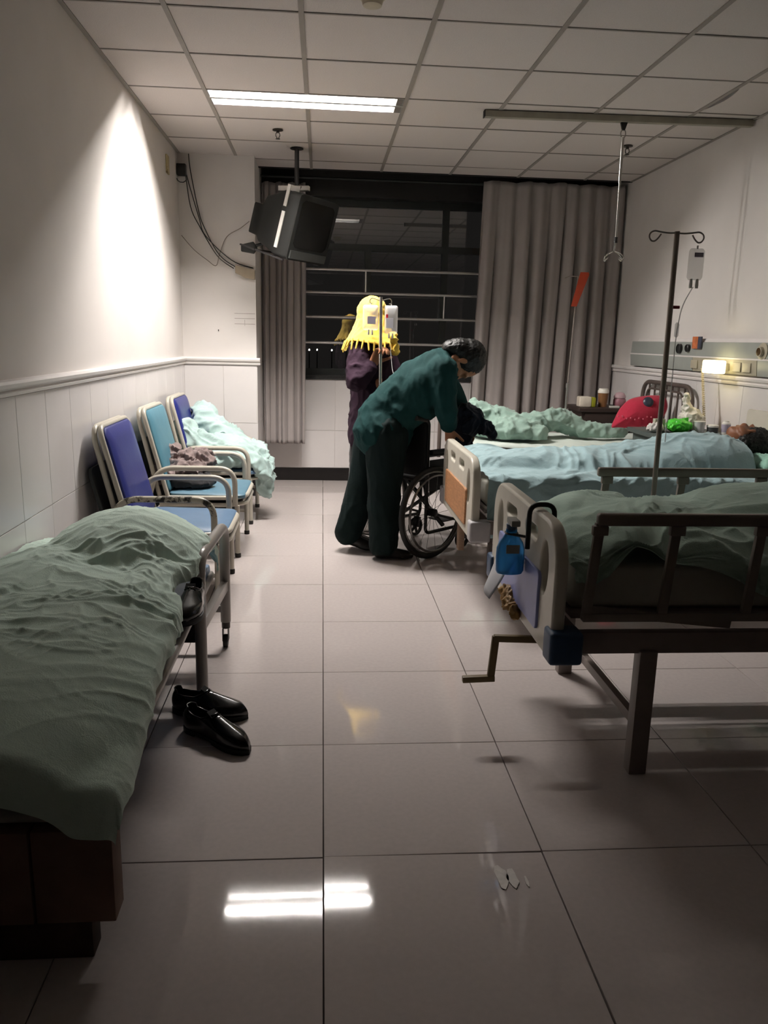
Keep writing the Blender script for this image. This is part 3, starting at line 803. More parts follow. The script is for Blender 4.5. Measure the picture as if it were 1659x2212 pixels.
def fbag(c):
    c[:, 2] = np.maximum(c[:, 2], 0.421); return c
o = blob('bag', mb, M_cloth('charcoal cloth', (0.17, 0.17, 0.18), bump=0.3), None, 0.008, 4, wr=0.02, wf=11, z=2.2, fn=fbag); setp(o, 'dark cloth bag lying under the brown jacket', 'bag')
# ================================================================== RIGHT SIDE: beds, bedding, patient
m_abs = M('ivory bed plastic', (0.76, 0.74, 0.69), rough=0.35, var=0.04)
m_steel = M('brown grey bed steel', (0.50, 0.46, 0.44), rough=0.42, var=0.08)
m_rail = M('bronze side rail', (0.46, 0.43, 0.40), rough=0.38, metal=0.1, var=0.08)
m_lav = M('lavender panel', (0.55, 0.58, 0.78), rough=0.4, var=0.04)
m_wood = M('orange wood panel', (0.64, 0.46, 0.32), rough=0.5, var=0.2, scale=20, stretch=(1, 1, 6))
m_navyb = M('dark blue bumper', (0.16, 0.26, 0.38), rough=0.45)
m_greyb = M('pale grey bumper', (0.66, 0.65, 0.66), rough=0.45)
m_mat = M_cloth('off white mattress cover', (0.74, 0.73, 0.69), bump=0.15)
m_white = M_cloth('white sheet', (0.80, 0.84, 0.81), bump=0.12)
m_bluesh = M_cloth('pale blue green sheet', (0.60, 0.705, 0.725), weave=0.12, fine=260, bump=0.28)
m_quilt = M_cloth('sage green quilt cover', (0.57, 0.67, 0.625), weave=0.2, fine=240, bump=0.3)
m_shadeq = M_cloth('grey green blanket', (0.62, 0.71, 0.66), weave=0.2, fine=240, bump=0.3)

def footboard(t, x, y0, y1, z0, z1, m_panel, m_bump, th=0.042):
    w = y1 - y0; r = 0.13
    out = []
    for cx, cz, a0 in ((y1 - r, z1 - r, 0), (y0 + r, z1 - r, pi / 2)):
        for k in range(9): a = a0 + k / 8 * pi / 2; out.append((cx + r * cos(a), cz + r * sin(a)))
    out += [(y0, z0 + 0.03), (y0 + 0.03, z0), (y1 - 0.03, z0), (y1, z0 + 0.03)]
    ho = [oval(y0 + 0.125, z1 - 0.155, 0.042, 0.085), oval(y1 - 0.125, z1 - 0.155, 0.042, 0.085)]
    for c in (-0.14, 0.14):
        ho.append([(p[0], p[1]) for p in rrect(0.15, 0.042, 0.02, 4, (y0 + y1) / 2 + c, z1 - 0.075)])
    link('footboard', plate(out, ho, th, 0.010, Matrix.Translation((x, 0, 0)) @ AX_YZ), m_abs, t)
    pn = rrect(w - 0.30, (z1 - z0) * 0.46, 0.02, 4, (y0 + y1) / 2, z0 + 0.05 + (z1 - z0) * 0.23)
    link('panel', plate(pn, [], 0.012, 0.003, Matrix.Translation((x - th / 2 - 0.003, 0, 0)) @ AX_YZ), m_panel, t)
    for y in (y0 + 0.005, y1 - 0.005):
        MB().box((x + 0.02, y, z0 + 0.055), (0.105, 0.085, 0.105)).build('bumper', m_bump, t, bevel=0.014, seg=3)

def bed_base(t, xf, y0, y1, xh, leg_y, frame_z=(0.415, 0.485), leg=0.058, mat_leg=None):
    for y in (y0 + 0.01, y1 - 0.01):
        MB().span((xf + 0.06, y - 0.018, frame_z[0]), (xh - 0.04, y + 0.018, frame_z[1])).build('side_beam', m_steel, t, bevel=0.003)
    for x in (xf + 0.07, xh - 0.08):
        MB().span((x - 0.02, y0, frame_z[0] + 0.01), (x + 0.02, y1, frame_z[1] - 0.01)).build('cross_beam', m_steel, t, bevel=0.003)
    MB().span((xf + 0.06, y0 + 0.04, frame_z[1] + 0.03), (xh - 0.05, y1 - 0.04, frame_z[1] + 0.05)).build('deck', m_steel, t, bevel=0.003)
    for x in (xf + 0.30, xh - 0.35):
        for y in leg_y:
            MB().bar((x, y, 0.0), (x, y, frame_z[0] + 0.01), leg * 0.85, leg).build('leg', mat_leg or m_steel, t, bevel=0.004)
        MB().bar((x, leg_y[0], 0.165), (x, leg_y[1], 0.165), 0.026, 0.034).build('leg_brace', m_steel, t, bevel=0.003)

def side_rail(t, y, x0, x1, z0, z1, xs, name='side_rail', lean=0.022):
    top = MB(); top.span((x0 - 0.01, y - 0.014, z1 - 0.038), (x1, y + 0.014, z1))
    rl = top.build(name, m_rail, t, bevel=0.010, seg=3)
    for x in xs:
        MB().bar((x - lean, y, z0), (x, y, z1 - 0.03), 0.030, 0.016, (0, 1, 0)).build('post', m_rail, rl, bevel=0.003)
        MB().box((x, y - 0.004, z1 - 0.052), (0.048, 0.020, 0.030)).build('post_cap', m_rail, rl, bevel=0.004)
    MB().span((x0 - lean - 0.01, y - 0.010, z0 - 0.005), (x1, y + 0.010, z0 + 0.022)).build('lower_bar', m_rail, rl, bevel=0.003)
    return rl

# near bed ---------------------------------------------------------
b1 = thing('hospital_bed', 'nearest hospital bed, lavender foot panel, blue bottle hooked on it', 'bed', (1.7, 2.68, 0))
footboard(b1, 0.73, 2.235, 3.115, 0.395, 0.825, m_lav, m_navyb)
bed_base(b1, 0.73, 2.26, 3.09, 2.68, (2.262, 3.045))
side_rail(b1, 2.235, 0.835, 2.05, 0.535, 0.872, (0.835, 1.075, 1.345, 1.62, 1.9))
side_rail(b1, 3.115, 1.145, 2.05, 0.535, 0.872, (1.175, 1.5, 1.84))
MB().bar((0.83, 2.235, 0.565), (1.28, 2.235, 0.520), 0.03, 0.012, (0, 1, 0)).build('rail_link', m_rail, b1, bevel=0.003)
MB().span((0.79, 2.33, 0.535), (2.60, 3.02, 0.685)).build('mattress', m_mat, b1, bevel=0.03, seg=3)
ck = MB(); ck.bar((0.80, 2.67, 0.405), (0.575, 2.67, 0.405), 0.022, 0.022)
m_crank = M('ochre crank paint', (0.42, 0.36, 0.24), rough=0.5, wear=(0.15, 0.12, 0.1), wear_amt=0.6)
ck = MB().bar((0.80, 2.55, 0.345), (0.605, 2.55, 0.352), 0.020, 0.024).bar((0.612, 2.55, 0.360), (0.600, 2.55, 0.195), 0.026, 0.016, (0, 1, 0)).bar((0.615, 2.55, 0.202), (0.50, 2.55, 0.198), 0.022, 0.022)
ck.build('crank', m_crank, b1, bevel=0.003)
MB().bar((0.76, 2.55, 0.345), (0.80, 2.55, 0.44), 0.03).build('crank_bracket', m_steel, b1, bevel=0.002)
MB().span((2.60, 2.26, 0.40), (2.65, 3.09, 1.0)).build('headboard', m_abs, b1, bevel=0.02)

def H1(x, y):
    z = 0.715 + 0 * x
    z = np.maximum(z, 0.70 + bumpfn(x, y, (1.25, 2.68), (0.42, 0.40), 0.11))
    z = np.maximum(z, 0.70 + bumpfn(x, y, (1.85, 2.72), (0.65, 0.42), 0.17))
    z = np.maximum(z, 0.70 + bumpfn(x, y, (0.96, 2.50), (0.18, 0.26), 0.105))
    z = np.maximum(z, 0.70 + bumpfn(x, y, (1.05, 2.88), (0.3, 0.2), 0.10))
    return z
def ex1(P, s, t):   # the near hem climbs from the foot to the middle
    dr = np.clip(P[..., 2] * -1 + 0.70, 0, 1)
    k = np.clip((1.02 - s) / 0.25, 0, 1)
    near = (t < 2.29)
    P[..., 2] = np.where(near & (s > 0.98), P[..., 2], P[..., 2])
    P[..., 1] = np.maximum(P[..., 1], 2.255)
    P[..., 0] = np.maximum(P[..., 0], 0.765)
    return P
drape('blanket', m_shadeq, 0.80, 2.55, 2.30, 3.05, H1, (0.03, 0.0, 0.20, 0.10), nearfn=lambda q: np.interp(q, [0.75, 0.92, 1.02, 1.15, 1.45, 1.9, 2.6], [0.42, 0.55, 0.06, 0.15, 0.75, 1.2, 1.3]), n=(220, 150), amp=0.036, f=7.5, z=4.4, angs=(1.2, 0.5, -0.8), fold=0.012, smooth=9, hem=0.06, rr=0.022,
      label='grey green blanket bunched up on the nearest bed', cat='blanket', extra=ex1)

# middle bed -------------------------------------------------------
b2 = thing('hospital_bed', 'middle hospital bed, orange wood foot panel, patient asleep on it', 'bed', (1.7, 4.25, 0))
footboard(b2, 0.765, 3.76, 4.72, 0.385, 0.80, m_wood, m_greyb)
bed_base(b2, 0.765, 3.79, 4.69, 2.68, (3.83, 4.66))
MB().span((0.84, 3.90, 0.535), (2.62, 4.60, 0.675)).build('mattress', m_mat, b2, bevel=0.03, seg=3)
MB().span((0.825, 4.53, 0.13), (0.860, 4.60, 0.40)).build('wooden_slat', M('pale wood slat', (0.56, 0.46, 0.38), rough=0.6, var=0.15, scale=20, stretch=(1, 1, 6)), b2, bevel=0.003)
MB().span((2.62, 3.79, 0.40), (2.66, 4.69, 1.0)).build('headboard', m_abs, b2, bevel=0.02)
def H2(x, y):
    z = 0.705 + 0 * x
    z = np.maximum(z, 0.69 + bumpfn(x, y, (1.30, 4.30), (0.55, 0.22), 0.10))
    z = np.maximum(z, 0.69 + bumpfn(x, y, (1.62, 4.22), (0.42, 0.26), 0.125))
    z = np.maximum(z, 0.69 + bumpfn(x, y, (2.12, 4.28), (0.42, 0.29), 0.20))
    z = np.maximum(z, 0.69 + bumpfn(x, y, (1.88, 4.27), (0.42, 0.30), 0.155))
    z = np.maximum(z, 0.69 + bumpfn(x, y, (0.95, 4.40), (0.20, 0.30), 0.09))
    return z
def ex2(P, s, t):
    P[..., 0] = np.maximum(P[..., 0], 0.80); return P
drape('bed_sheet', m_bluesh, 0.835, 2.36, 3.86, 4.63, H2, (0.02, 0.0, 0.34, 0.10), n=(210, 150), amp=0.026, f=8.0, z=9.2, angs=(0.9, 0.3, -0.7), fold=0.030, smooth=10, hem=0.05,
      label='pale blue green sheet covering the patient on the middle bed', cat='sheet', extra=ex2)
m_pillow = M_cloth('green pillowcase', (0.58, 0.76, 0.69), bump=0.3)
mb = MB().ell((2.50, 4.22, 0.735), (0.16, 0.30, 0.055)).ell((2.55, 4.05, 0.755), (0.09, 0.15, 0.055))
o = blob('pillow', mb, m_pillow, None, 0.012, 6, wr=0.02, wf=11, z=1.7, fn=lambda c: np.column_stack([c[:, 0], c[:, 1], np.maximum(c[:, 2], 0.686)])); setp(o, 'green pillow under the sleeping patient on the middle bed', 'pillow')

m_skin = M('tanned skin', (0.52, 0.345, 0.25), rough=0.5, var=0.08, spec=0.4)
m_hair = M('black hair', (0.035, 0.030, 0.028), rough=0.45, var=0.4, scale=60, stretch=(1, 1, 4), bump=0.6, bscale=90)

def head_parts(mb, c, upv, face, s=1.0):
    """a head: c centre of the skull, upv towards the crown, face the way it looks"""
    c = Vector(c); u = Vector(upv).normalized(); f = Vector(face); f = (f - u * f.dot(u)).normalized(); l = u.cross(f)
    m = Matrix((f, l, u)).transposed()
    P = lambda a, b, d: c + (f * a + l * b + u * d) * s
    mb.ell(P(-0.008, 0, 0.025), (0.098 * s, 0.078 * s, 0.090 * s), m, 20, 14)
    mb.ell(P(0.020, 0, -0.035), (0.072 * s, 0.064 * s, 0.080 * s), m, 18, 12)
    mb.ell(P(0.055, 0, -0.090), (0.030 * s, 0.036 * s, 0.026 * s), m)         # chin
    mb.cap(P(0.070, 0, -0.082), 0.016 * s, P(0.076, 0, -0.066), 0.015 * s)    # lips
    mb.cap(P(0.088, 0, 0.008), 0.009 * s, P(0.104, 0, -0.034), 0.014 * s)     # nose
    for q in (-1, 1):
        mb.ell(P(0.106 - 0.012, q * 0.012, -0.038), (0.010 * s, 0.010 * s, 0.008 * s), m)
        mb.cap(P(0.088, q * 0.014, 0.022), 0.010 * s, P(0.074, q * 0.052, 0.020), 0.010 * s)   # brows
        mb.ell(P(0.062, q * 0.042, -0.030), (0.028 * s, 0.022 * s, 0.022 * s), m)              # cheeks
        mb.ell(P(-0.006, q * 0.080, -0.015), (0.018 * s, 0.008 * s, 0.032 * s), m)             # ears
        mb.ell(P(0.010, q * 0.060, -0.062), (0.045 * s, 0.016 * s, 0.030 * s), m)              # jaw
    return P, m

pt = thing('person', 'patient asleep on the middle bed, black hair on the green pillow, turned away', 'person', (2.4, 4.30, 0.69))
mb = MB(); HC = (2.455, 4.335, 0.845)
P_, hm = head_parts(mb, HC, (1, 0.06, -0.12), (0.12, 0.75, 0.60))
mb.chain([(P_(-0.02, 0, -0.05), 0.056), ((2.31, 4.33, 0.82), 0.058), ((2.22, 4.33, 0.79), 0.085)])
mb.cap((2.20, 4.20, 0.765), 0.055, (2.20, 4.40, 0.765), 0.055).cap((2.18, 4.28, 0.765), 0.080, (1.80, 4.26, 0.745), 0.065)
mb.chain([((1.75, 4.22, 0.735), 0.05), ((1.40, 4.25, 0.725), 0.040), ((1.05, 4.26, 0.720), 0.030)]).chain([((1.75, 4.31, 0.735), 0.05), ((1.40, 4.33, 0.725), 0.040), ((1.05, 4.33, 0.720), 0.030)])
mb.cap((1.80, 4.27, 0.745), 0.065, (1.75, 4.27, 0.735), 0.055)
blob('body', mb, m_skin, pt, 0.007, 4)
hb = MB(); hb.ell(P_(-0.028, 0, 0.036), (0.108, 0.098, 0.106), hm, 20, 14).ell(P_(-0.060, 0, -0.03), (0.065, 0.086, 0.085), hm).ell(P_(0.03, 0, 0.085), (0.05, 0.06, 0.035), hm)
blob('hair', hb, m_hair, pt, 0.006, 3, wr=0.010, wf=45, z=2)

# far bed ----------------------------------------------------------
b3 = thing('hospital_bed', 'farthest hospital bed by the window, dark iron rail headboard', 'bed', (1.8, 5.98, 0))
bed_base(b3, 0.95, 5.54, 6.42, 2.70, (5.60, 6.36), (0.42, 0.48))
m_iron = M('dark iron tube', (0.34, 0.30, 0.28), rough=0.4, metal=0.1, var=0.15)
MB().tube(fillet([(2.672, 5.53, 0.42), (2.672, 5.53, 1.08), (2.672, 6.43, 1.08), (2.672, 6.43, 0.42)], 0.14, 8), 0.017, 12).build('headboard', m_iron, b3)
for k in range(7):
    y = 5.66 + k * 0.107
    MB().tube([(2.672, y, 0.46), (2.672, y, 1.072)], 0.0085, 8).build('headboard_rod', m_iron, b3)
MB().tube(fillet([(2.655, 5.64, 0.46), (2.655, 5.64, 1.03), (2.655, 6.32, 1.03), (2.655, 6.32, 0.46)], 0.10, 8), 0.008, 8).build('inner_hoop', m_iron, b3)
MB().tube(fillet([(0.97, 5.53, 0.42), (0.97, 5.53, 0.80), (0.97, 6.43, 0.80), (0.97, 6.43, 0.42)], 0.12, 8), 0.016, 12).build('foot_rail', m_iron, b3)
MB().span((1.02, 5.56, 0.535), (2.64, 6.40, 0.615)).build('mattress', m_mat, b3, bevel=0.025, seg=3)
drape('bed_sheet', m_white, 1.04, 2.62, 5.58, 6.38, lambda x, y: 0.640 + 0.02 * n3(x * 2, y * 2, 4) , (0.0, 0.0, 0.05, 0.04), n=(110, 70), amp=0.008, f=6, z=6.6, fold=0.004, smooth=4, hem=0.01,
      label='white sheet spread over the farthest bed', cat='sheet')
mb = MB()
mb.cap((1.20, 5.98, 0.80), 0.12, (1.42, 5.96, 0.76), 0.11).ell((1.42, 5.98, 0.72), (0.30, 0.28, 0.11)).cap((1.16, 6.0, 0.90), 0.045, (1.20, 6.02, 0.82), 0.09)
mb.cap((1.55, 5.92, 0.73), 0.10, (1.82, 5.98, 0.79), 0.085).cap((1.82, 5.98, 0.79), 0.085, (2.05, 5.98, 0.71), 0.075).cap((2.05, 5.98, 0.71), 0.07, (2.34, 5.98, 0.695), 0.055)
mb.cap((1.50, 5.86, 0.72), 0.085, (1.62, 5.80, 0.70), 0.07)
o = blob('quilt', mb, m_quilt, None, 0.012, 4, wr=0.035, wf=10, z=5.1, fn=lambda c: np.column_stack([c[:, 0], c[:, 1], np.maximum(c[:, 2], 0.655 + 0 * c[:, 2])]))
setp(o, 'sage green quilt rolled lengthwise on the farthest bed', 'quilt')
# ================================================================== PEOPLE, WHEELCHAIR
def hand(mb, wrist, d, palm_n, s=1.0, curl=0.5, thumb_side=1, spread=1.0):
    """palm and five bent fingers: d points along the hand, palm_n out of the palm"""
    w = Vector(wrist); d = Vector(d).normalized(); n = Vector(palm_n); n = (n - d * n.dot(d)).normalized(); l = d.cross(n) * thumb_side
    for q in (-0.028, -0.010, 0.010, 0.026):
        mb.cap(w + l * q * 0.7 * s, 0.015 * s, w + d * 0.082 * s + l * q * s, 0.0125 * s, 10)
    lens = [(0.030, 0.040, 0.027, 0.020), (0.011, 0.045, 0.030, 0.021), (-0.009, 0.041, 0.028, 0.020), (-0.027, 0.032, 0.022, 0.018)]
    for k, (q, a, b, c) in enumerate(lens):
        p = w + d * (0.086 - 0.006 * (k == 3)) * s + l * q * s; ang = 0.0; rad = 0.0098 - 0.0008 * (k == 3)
        for j, L_ in enumerate((a, b, c)):
            ang += curl * (0.9, 1.25, 0.8)[j] * (1 + 0.06 * k)
            e = p + (d * cos(ang) + n * sin(ang) + l * (q * 1.2 * spread if j == 0 else 0)) * L_ * s
            mb.cap(p, rad * s, e, (rad - 0.0008) * s, 10); p = e; rad -= 0.0008
    p = w + d * 0.022 * s + l * 0.026 * s
    for j, (L_, a) in enumerate(((0.040, 0.85), (0.030, 0.55), (0.024, 0.35))):
        e = p + (d * cos(a) + l * sin(a) * 0.9 + n * (0.35 + curl * 0.5 * j)).normalized() * L_ * s
        mb.cap(p, (0.0125 - 0.001 * j) * s, e, (0.0115 - 0.001 * j) * s, 10); p = e
    return mb

m_skin2 = M('warm brown skin', (0.64, 0.44, 0.32), rough=0.5, var=0.08, spec=0.4)
m_scrub = M_cloth('dark teal work suit', (0.045, 0.20, 0.20), bump=0.20, var=0.10, sheen=0.0)
m_trous = M_cloth('dark green trousers', (0.025, 0.095, 0.095), bump=0.20, var=0.10, sheen=0.0)
m_shoe2 = M('black casual shoe', (0.05, 0.05, 0.05), rough=0.4, wear=(0.45, 0.45, 0.43), wear_amt=0.60, wear_scale=14)
m_hair2 = M('black cropped hair', (0.045, 0.04, 0.038), rough=0.5, var=0.3, scale=70, bump=0.25, bscale=120)

man = thing('person', 'man in a dark teal suit bending over the wheelchair, short black hair', 'person', (0.35, 4.92, 0))
HP = (0.365, 4.93, 0.88)                                   # pelvis
RK, RA = (0.365, 4.815, 0.47), (0.375, 4.80, 0.085)        # right (near) knee, ankle
LK, LA = (0.275, 5.00, 0.47), (0.180, 5.01, 0.105)
CH = (0.71, 4.90, 1.185)                                   # chest
NK = (0.790, 4.87, 1.275)
HD = (0.868, 4.87, 1.250)
body = MB()
P_, hm = head_parts(body, HD, (0.93, 0.03, -0.12), (-0.18, 0.10, -1.0), 1.10)
body.chain([(P_(-0.02, 0, -0.06), 0.054), (NK, 0.058), ((0.73, 4.885, 1.235), 0.085)])
body.chain([((0.70, 4.89, 1.18), 0.11), ((0.55, 4.91, 1.04), 0.115), (HP, 0.115)])
for hp, kn, an in (((0.36, 4.85, 0.86), RK, RA), ((0.34, 5.01, 0.86), LK, LA)): body.chain([(hp, 0.085), (kn, 0.055), (an, 0.038)])
RS, RE, RW = (0.715, 4.735, 1.165), (0.745, 4.705, 0.955), (0.775, 4.735, 0.845)
LS, LE, LW = (0.755, 5.03, 1.155), (0.865, 5.05, 0.985), (0.93, 4.99, 0.865)
body.chain([(RS, 0.055), (RE, 0.042), (RW, 0.028)]); body.chain([(LS, 0.055), (LE, 0.042), (LW, 0.028)])
hand(body, RW, (0.12, 0.10, -1), (0.7, 0.7, 0), 0.95, 0.45, 1); hand(body, LW, (0.45, -0.15, -0.9), (-0.8, 0, -0.4), 0.95, 0.4, -1)
blob('body', body, m_skin2, man, 0.0065, 3)
hr = MB().ell(P_(-0.022, 0, 0.028), (0.114, 0.097, 0.108), hm, 22, 16).ell(P_(-0.058, 0, -0.030), (0.070, 0.088, 0.095), hm).ell(P_(-0.060, 0, -0.085), (0.046, 0.066, 0.055), hm)
blob('hair', hr, m_hair2, man, 0.006, 3, wr=0.006, wf=50, z=1)
jk = MB()
jk.chain([((0.725, 4.89, 1.195), 0.135), ((0.60, 4.90, 1.105), 0.155), ((0.47, 4.92, 0.985), 0.150), ((0.37, 4.93, 0.875), 0.152)], 20)
jk.ell((0.62, 4.80, 1.08), (0.17, 0.11, 0.13), (0, R(-42), 0)).ell((0.62, 5.01, 1.08), (0.17, 0.11, 0.13), (0, R(-42), 0))
jk.ell((0.385, 4.93, 0.80), (0.195, 0.215, 0.19)).ell((0.60, 4.90, 0.975), (0.14, 0.17, 0.12)).ell((0.69, 4.88, 1.07), (0.11, 0.17, 0.11))
jk.cap((0.72, 4.75, 1.19), 0.095, (0.74, 5.02, 1.18), 0.092)
jk.chain([(RS, 0.085), (RE, 0.070), ((0.765, 4.725, 0.865), 0.052)]); jk.chain([(LS, 0.085), (LE, 0.066), ((0.915, 5.005, 0.890), 0.050)])
jk.cap((0.75, 4.88, 1.240), 0.075, (0.785, 4.878, 1.262), 0.068)
jk.ell((0.50, 4.91, 0.93), (0.16, 0.17, 0.13))
def jfn(c): return c
blob('jacket', jk, m_scrub, man, 0.010, 7, wr=0.012, wf=8, wdir=(1.4, 0.6, 0.8), z=3.7)
tr = MB()
tr.ell((0.365, 4.93, 0.80), (0.150, 0.175, 0.12))
tr.chain([((0.400, 4.845, 0.80), 0.135), ((0.390, 4.815, 0.48), 0.105), ((0.392, 4.80, 0.10), 0.096)], 18)
tr.chain([((0.340, 5.01, 0.80), 0.125), ((0.270, 5.00, 0.48), 0.097), ((0.178, 5.005, 0.125), 0.088)], 18)
blob('trousers', tr, m_trous, man, 0.010, 6, wr=0.012, wf=8, wdir=(1, 1, 0.45), z=1.2, fn=lambda c: np.column_stack([c[:, 0], c[:, 1], np.maximum(c[:, 2], 0.035)]))
def shoe_simple(par, heel, toe, z0, mat, lift=0.0, w=0.047):
    a = math.atan2(toe[1] - heel[1], toe[0] - heel[0]); Ln = hypot(toe[0] - heel[0], toe[1] - heel[1])
    d = Vector((cos(a), sin(a), 0)); l = Vector((-sin(a), cos(a), 0)); H_ = Vector((heel[0], heel[1], z0))
    P = lambda u, v, z: H_ + d * u * Ln + l * v + Vector((0, 0, z + lift * (1 - u) ** 1.5))
    mb = MB()
    mb.cap(P(0.13, 0, 0.042), 0.040, P(0.45, 0, 0.040), 0.039).cap(P(0.45, 0, 0.038), 0.038, P(0.86, 0.004, 0.026), 0.026).ell(P(0.68, 0.0, 0.026), (0.075, w, 0.028), (0, 0, a))
    mb.cap(P(0.16, 0, 0.06), 0.038, P(0.30, 0, 0.075), 0.036)
    fl_ = lambda c: np.column_stack([c[:, 0], c[:, 1], np.maximum(c[:, 2], z0 + lift * np.clip(1 - ((c[:, 0] - heel[0]) * d.x + (c[:, 1] - heel[1]) * d.y) / Ln, 0, 1) ** 1.5 + 0.004)])
    return blob('shoe', mb, mat, par, 0.007, 4, fn=fl_)
shoe_simple(man, (0.335, 4.805), (0.60, 4.795), 0.0, m_shoe2)
shoe_simple(man, (0.130, 5.01), (0.385, 4.955), 0.0, m_shoe2, lift=0.055)

# woman behind ------------------------------------------------------
m_hijab = M_cloth('yellow headscarf', (0.95, 0.80, 0.34), bump=0.25, var=0.10)
m_purple = M_cloth('dark purple tunic', (0.18, 0.11, 0.165), bump=0.25, var=0.15, sheen=0.0)
m_skirt = M_cloth('dark skirt', (0.10, 0.085, 0.10), bump=0.2)
wm = thing('person', 'woman in a yellow fringed headscarf and dark purple tunic holding up a drip rod', 'person', (0.37, 5.60, 0))
HW = (0.352, 5.585, 1.515)
bd = MB(); P_, hm = head_parts(bd, HW, (0.04, -0.02, 1), (0.85, 0.30, -0.12), 0.98)
bd.chain([(P_(-0.015, 0, -0.06), 0.050), ((0.365, 5.59, 1.36), 0.055), ((0.355, 5.60, 1.28), 0.10), ((0.355, 5.60, 1.02), 0.105), ((0.36, 5.60, 0.86), 0.115)])
for q in (-1, 1): bd.chain([((0.37, 5.60 + 0.07 * q, 0.84), 0.075), ((0.38, 5.60 + 0.07 * q, 0.45), 0.052), ((0.37, 5.60 + 0.07 * q, 0.09), 0.035)])
WS, WE, WW = (0.265, 5.50, 1.275), (0.232, 5.40, 1.085), (0.345, 5.415, 1.205)
bd.chain([(WS, 0.05), (WE, 0.040), (WW, 0.027)])
VS, VE, VW = (0.44, 5.70, 1.285), (0.53, 5.64, 1.08), (0.47, 5.50, 1.02)
bd.chain([(VS, 0.05), (VE, 0.040), (VW, 0.027)])
hand(bd, WW, (0.42, -0.02, 0.9), (0.55, -0.80, 0.05), 1.08, 0.85, 1); hand(bd, VW, (-0.5, -0.6, 0.1), (0, 0.2, 1), 0.95, 0.6, 1)
blob('body', bd, m_skin2, wm, 0.0065, 3)
tn = MB()
tn.chain([((0.36, 5.60, 1.27), 0.125), ((0.355, 5.60, 1.12), 0.150), ((0.36, 5.60, 0.92), 0.165), ((0.365, 5.60, 0.70), 0.185)], 20)
tn.cap((0.275, 5.52, 1.275), 0.085, (0.43, 5.69, 1.275), 0.085)
tn.chain([(WS, 0.088), ((0.232, 5.405, 1.090), 0.080), ((0.318, 5.412, 1.172), 0.055)]); tn.chain([(VS, 0.080), (VE, 0.068), ((0.48, 5.52, 1.03), 0.052)])
blob('tunic', tn, m_purple, wm, 0.010, 6, wr=0.014, wf=9, z=6.2)
sk = MB().chain([((0.365, 5.60, 0.74), 0.165), ((0.37, 5.60, 0.40), 0.17), ((0.37, 5.60, 0.22), 0.175)], 20)
blob('skirt', sk, m_skirt, wm, 0.012, 5, wr=0.016, wf=9, wdir=(1, 1, 0.4), z=2.2, fn=lambda c: np.column_stack([c[:, 0], c[:, 1], np.maximum(c[:, 2], 0.10)]))
m_trainer = M('white trainer', (0.75, 0.74, 0.72), rough=0.5, wear=(0.08, 0.08, 0.08), wear_amt=0.52, wear_scale=14)
shoe_simple(wm, (0.28, 5.53), (0.52, 5.50), 0.0, m_trainer, w=0.042); shoe_simple(wm, (0.28, 5.68), (0.52, 5.69), 0.0, m_trainer, w=0.042)
# headscarf: open grid around the head that falls to the shoulders
nu, nv = 72, 44; P = np.zeros((nu, nv, 3))
for i in range(nu):
    u = i / (nu - 1); ph = -pi * 0.80 + 2 * pi * 0.80 * u                    # 0 = back of the head
    for j in range(nv):
        v = j / (nv - 1)
        if v < 0.45:
            th = v / 0.45 * pi / 2 * 1.05; r = 0.104 * sin(th) + 0.001; z = HW[2] + 0.030 + 0.108 * cos(th)
        else:
            w_ = (v - 0.45) / 0.55; r = 0.104 + 0.050 * w_ ** 1.6 + 0.025 * w_; z = HW[2] + 0.022 - 0.195 * w_
        fwd = Vector((0.943, 0.333, 0)); lf = Vector((-0.333, 0.943, 0))
        k = 1.0 + 0.05 * (v > 0.5) * sin(ph * 9) * (v - 0.5)
        p = Vector((HW[0], HW[1], z)) - fwd * cos(ph) * r * k * 1.02 + lf * sin(ph) * r * k - fwd * 0.005
        if v > 0.45: p += Vector((-0.025 * (v - 0.45), -0.02 * (v - 0.45), -0.02 * sin(ph * 3) * (v - 0.45)))
        P[i, j] = p
nn = grid_normals(P); S_ = np.linspace(0, 1.1, nu)[:, None] + np.zeros((1, nv)); T_ = np.linspace(0, 0.5, nv)[None, :] + np.zeros((nu, 1))
P += nn * (0.014 * wrinkles(S_, T_, 9.0, 3.0, (1.4, 0.8, 2.2)))[..., None]
sc_ = link('headscarf', grid_mesh(P, 'headscarf'), m_hijab, wm); sm = sc_.modifiers.new('t', 'SOLIDIFY'); sm.thickness = 0.004
for i in range(2, nu - 1, 3):
    p = Vector(P[i, -1]); q = Vector(P[i, -4]); d = (p - q).normalized(); d = (d * 0.6 + Vector((0, 0, -0.6)) + Vector((rng.uniform(-.2, .2), rng.uniform(-.2, .2), 0))).normalized(); L_ = rng.uniform(0.035, 0.065)
    MB().cap(p - d * 0.012, 0.007, p + d * L_, 0.0055, 8).build('tassel', m_hijab, sc_)
eb = MB().cap((0.475, 5.46, 1.38), 0.035, (0.495, 5.45, 1.29), 0.028)
blob('scarf_end', eb, m_hijab, sc_, 0.007, 3, wr=0.02, wf=22, z=5)
m_pearl = M('pale petal print', (0.80, 0.76, 0.80), rough=0.6)
for (x, y, z) in ((0.283, 5.421, 1.255), (0.335, 5.452, 1.215)):
    MB().ell((x, y, z), (0.010, 0.004, 0.018), (0, R(12), R(20)), 10, 8).build('petal', m_pearl, wm)

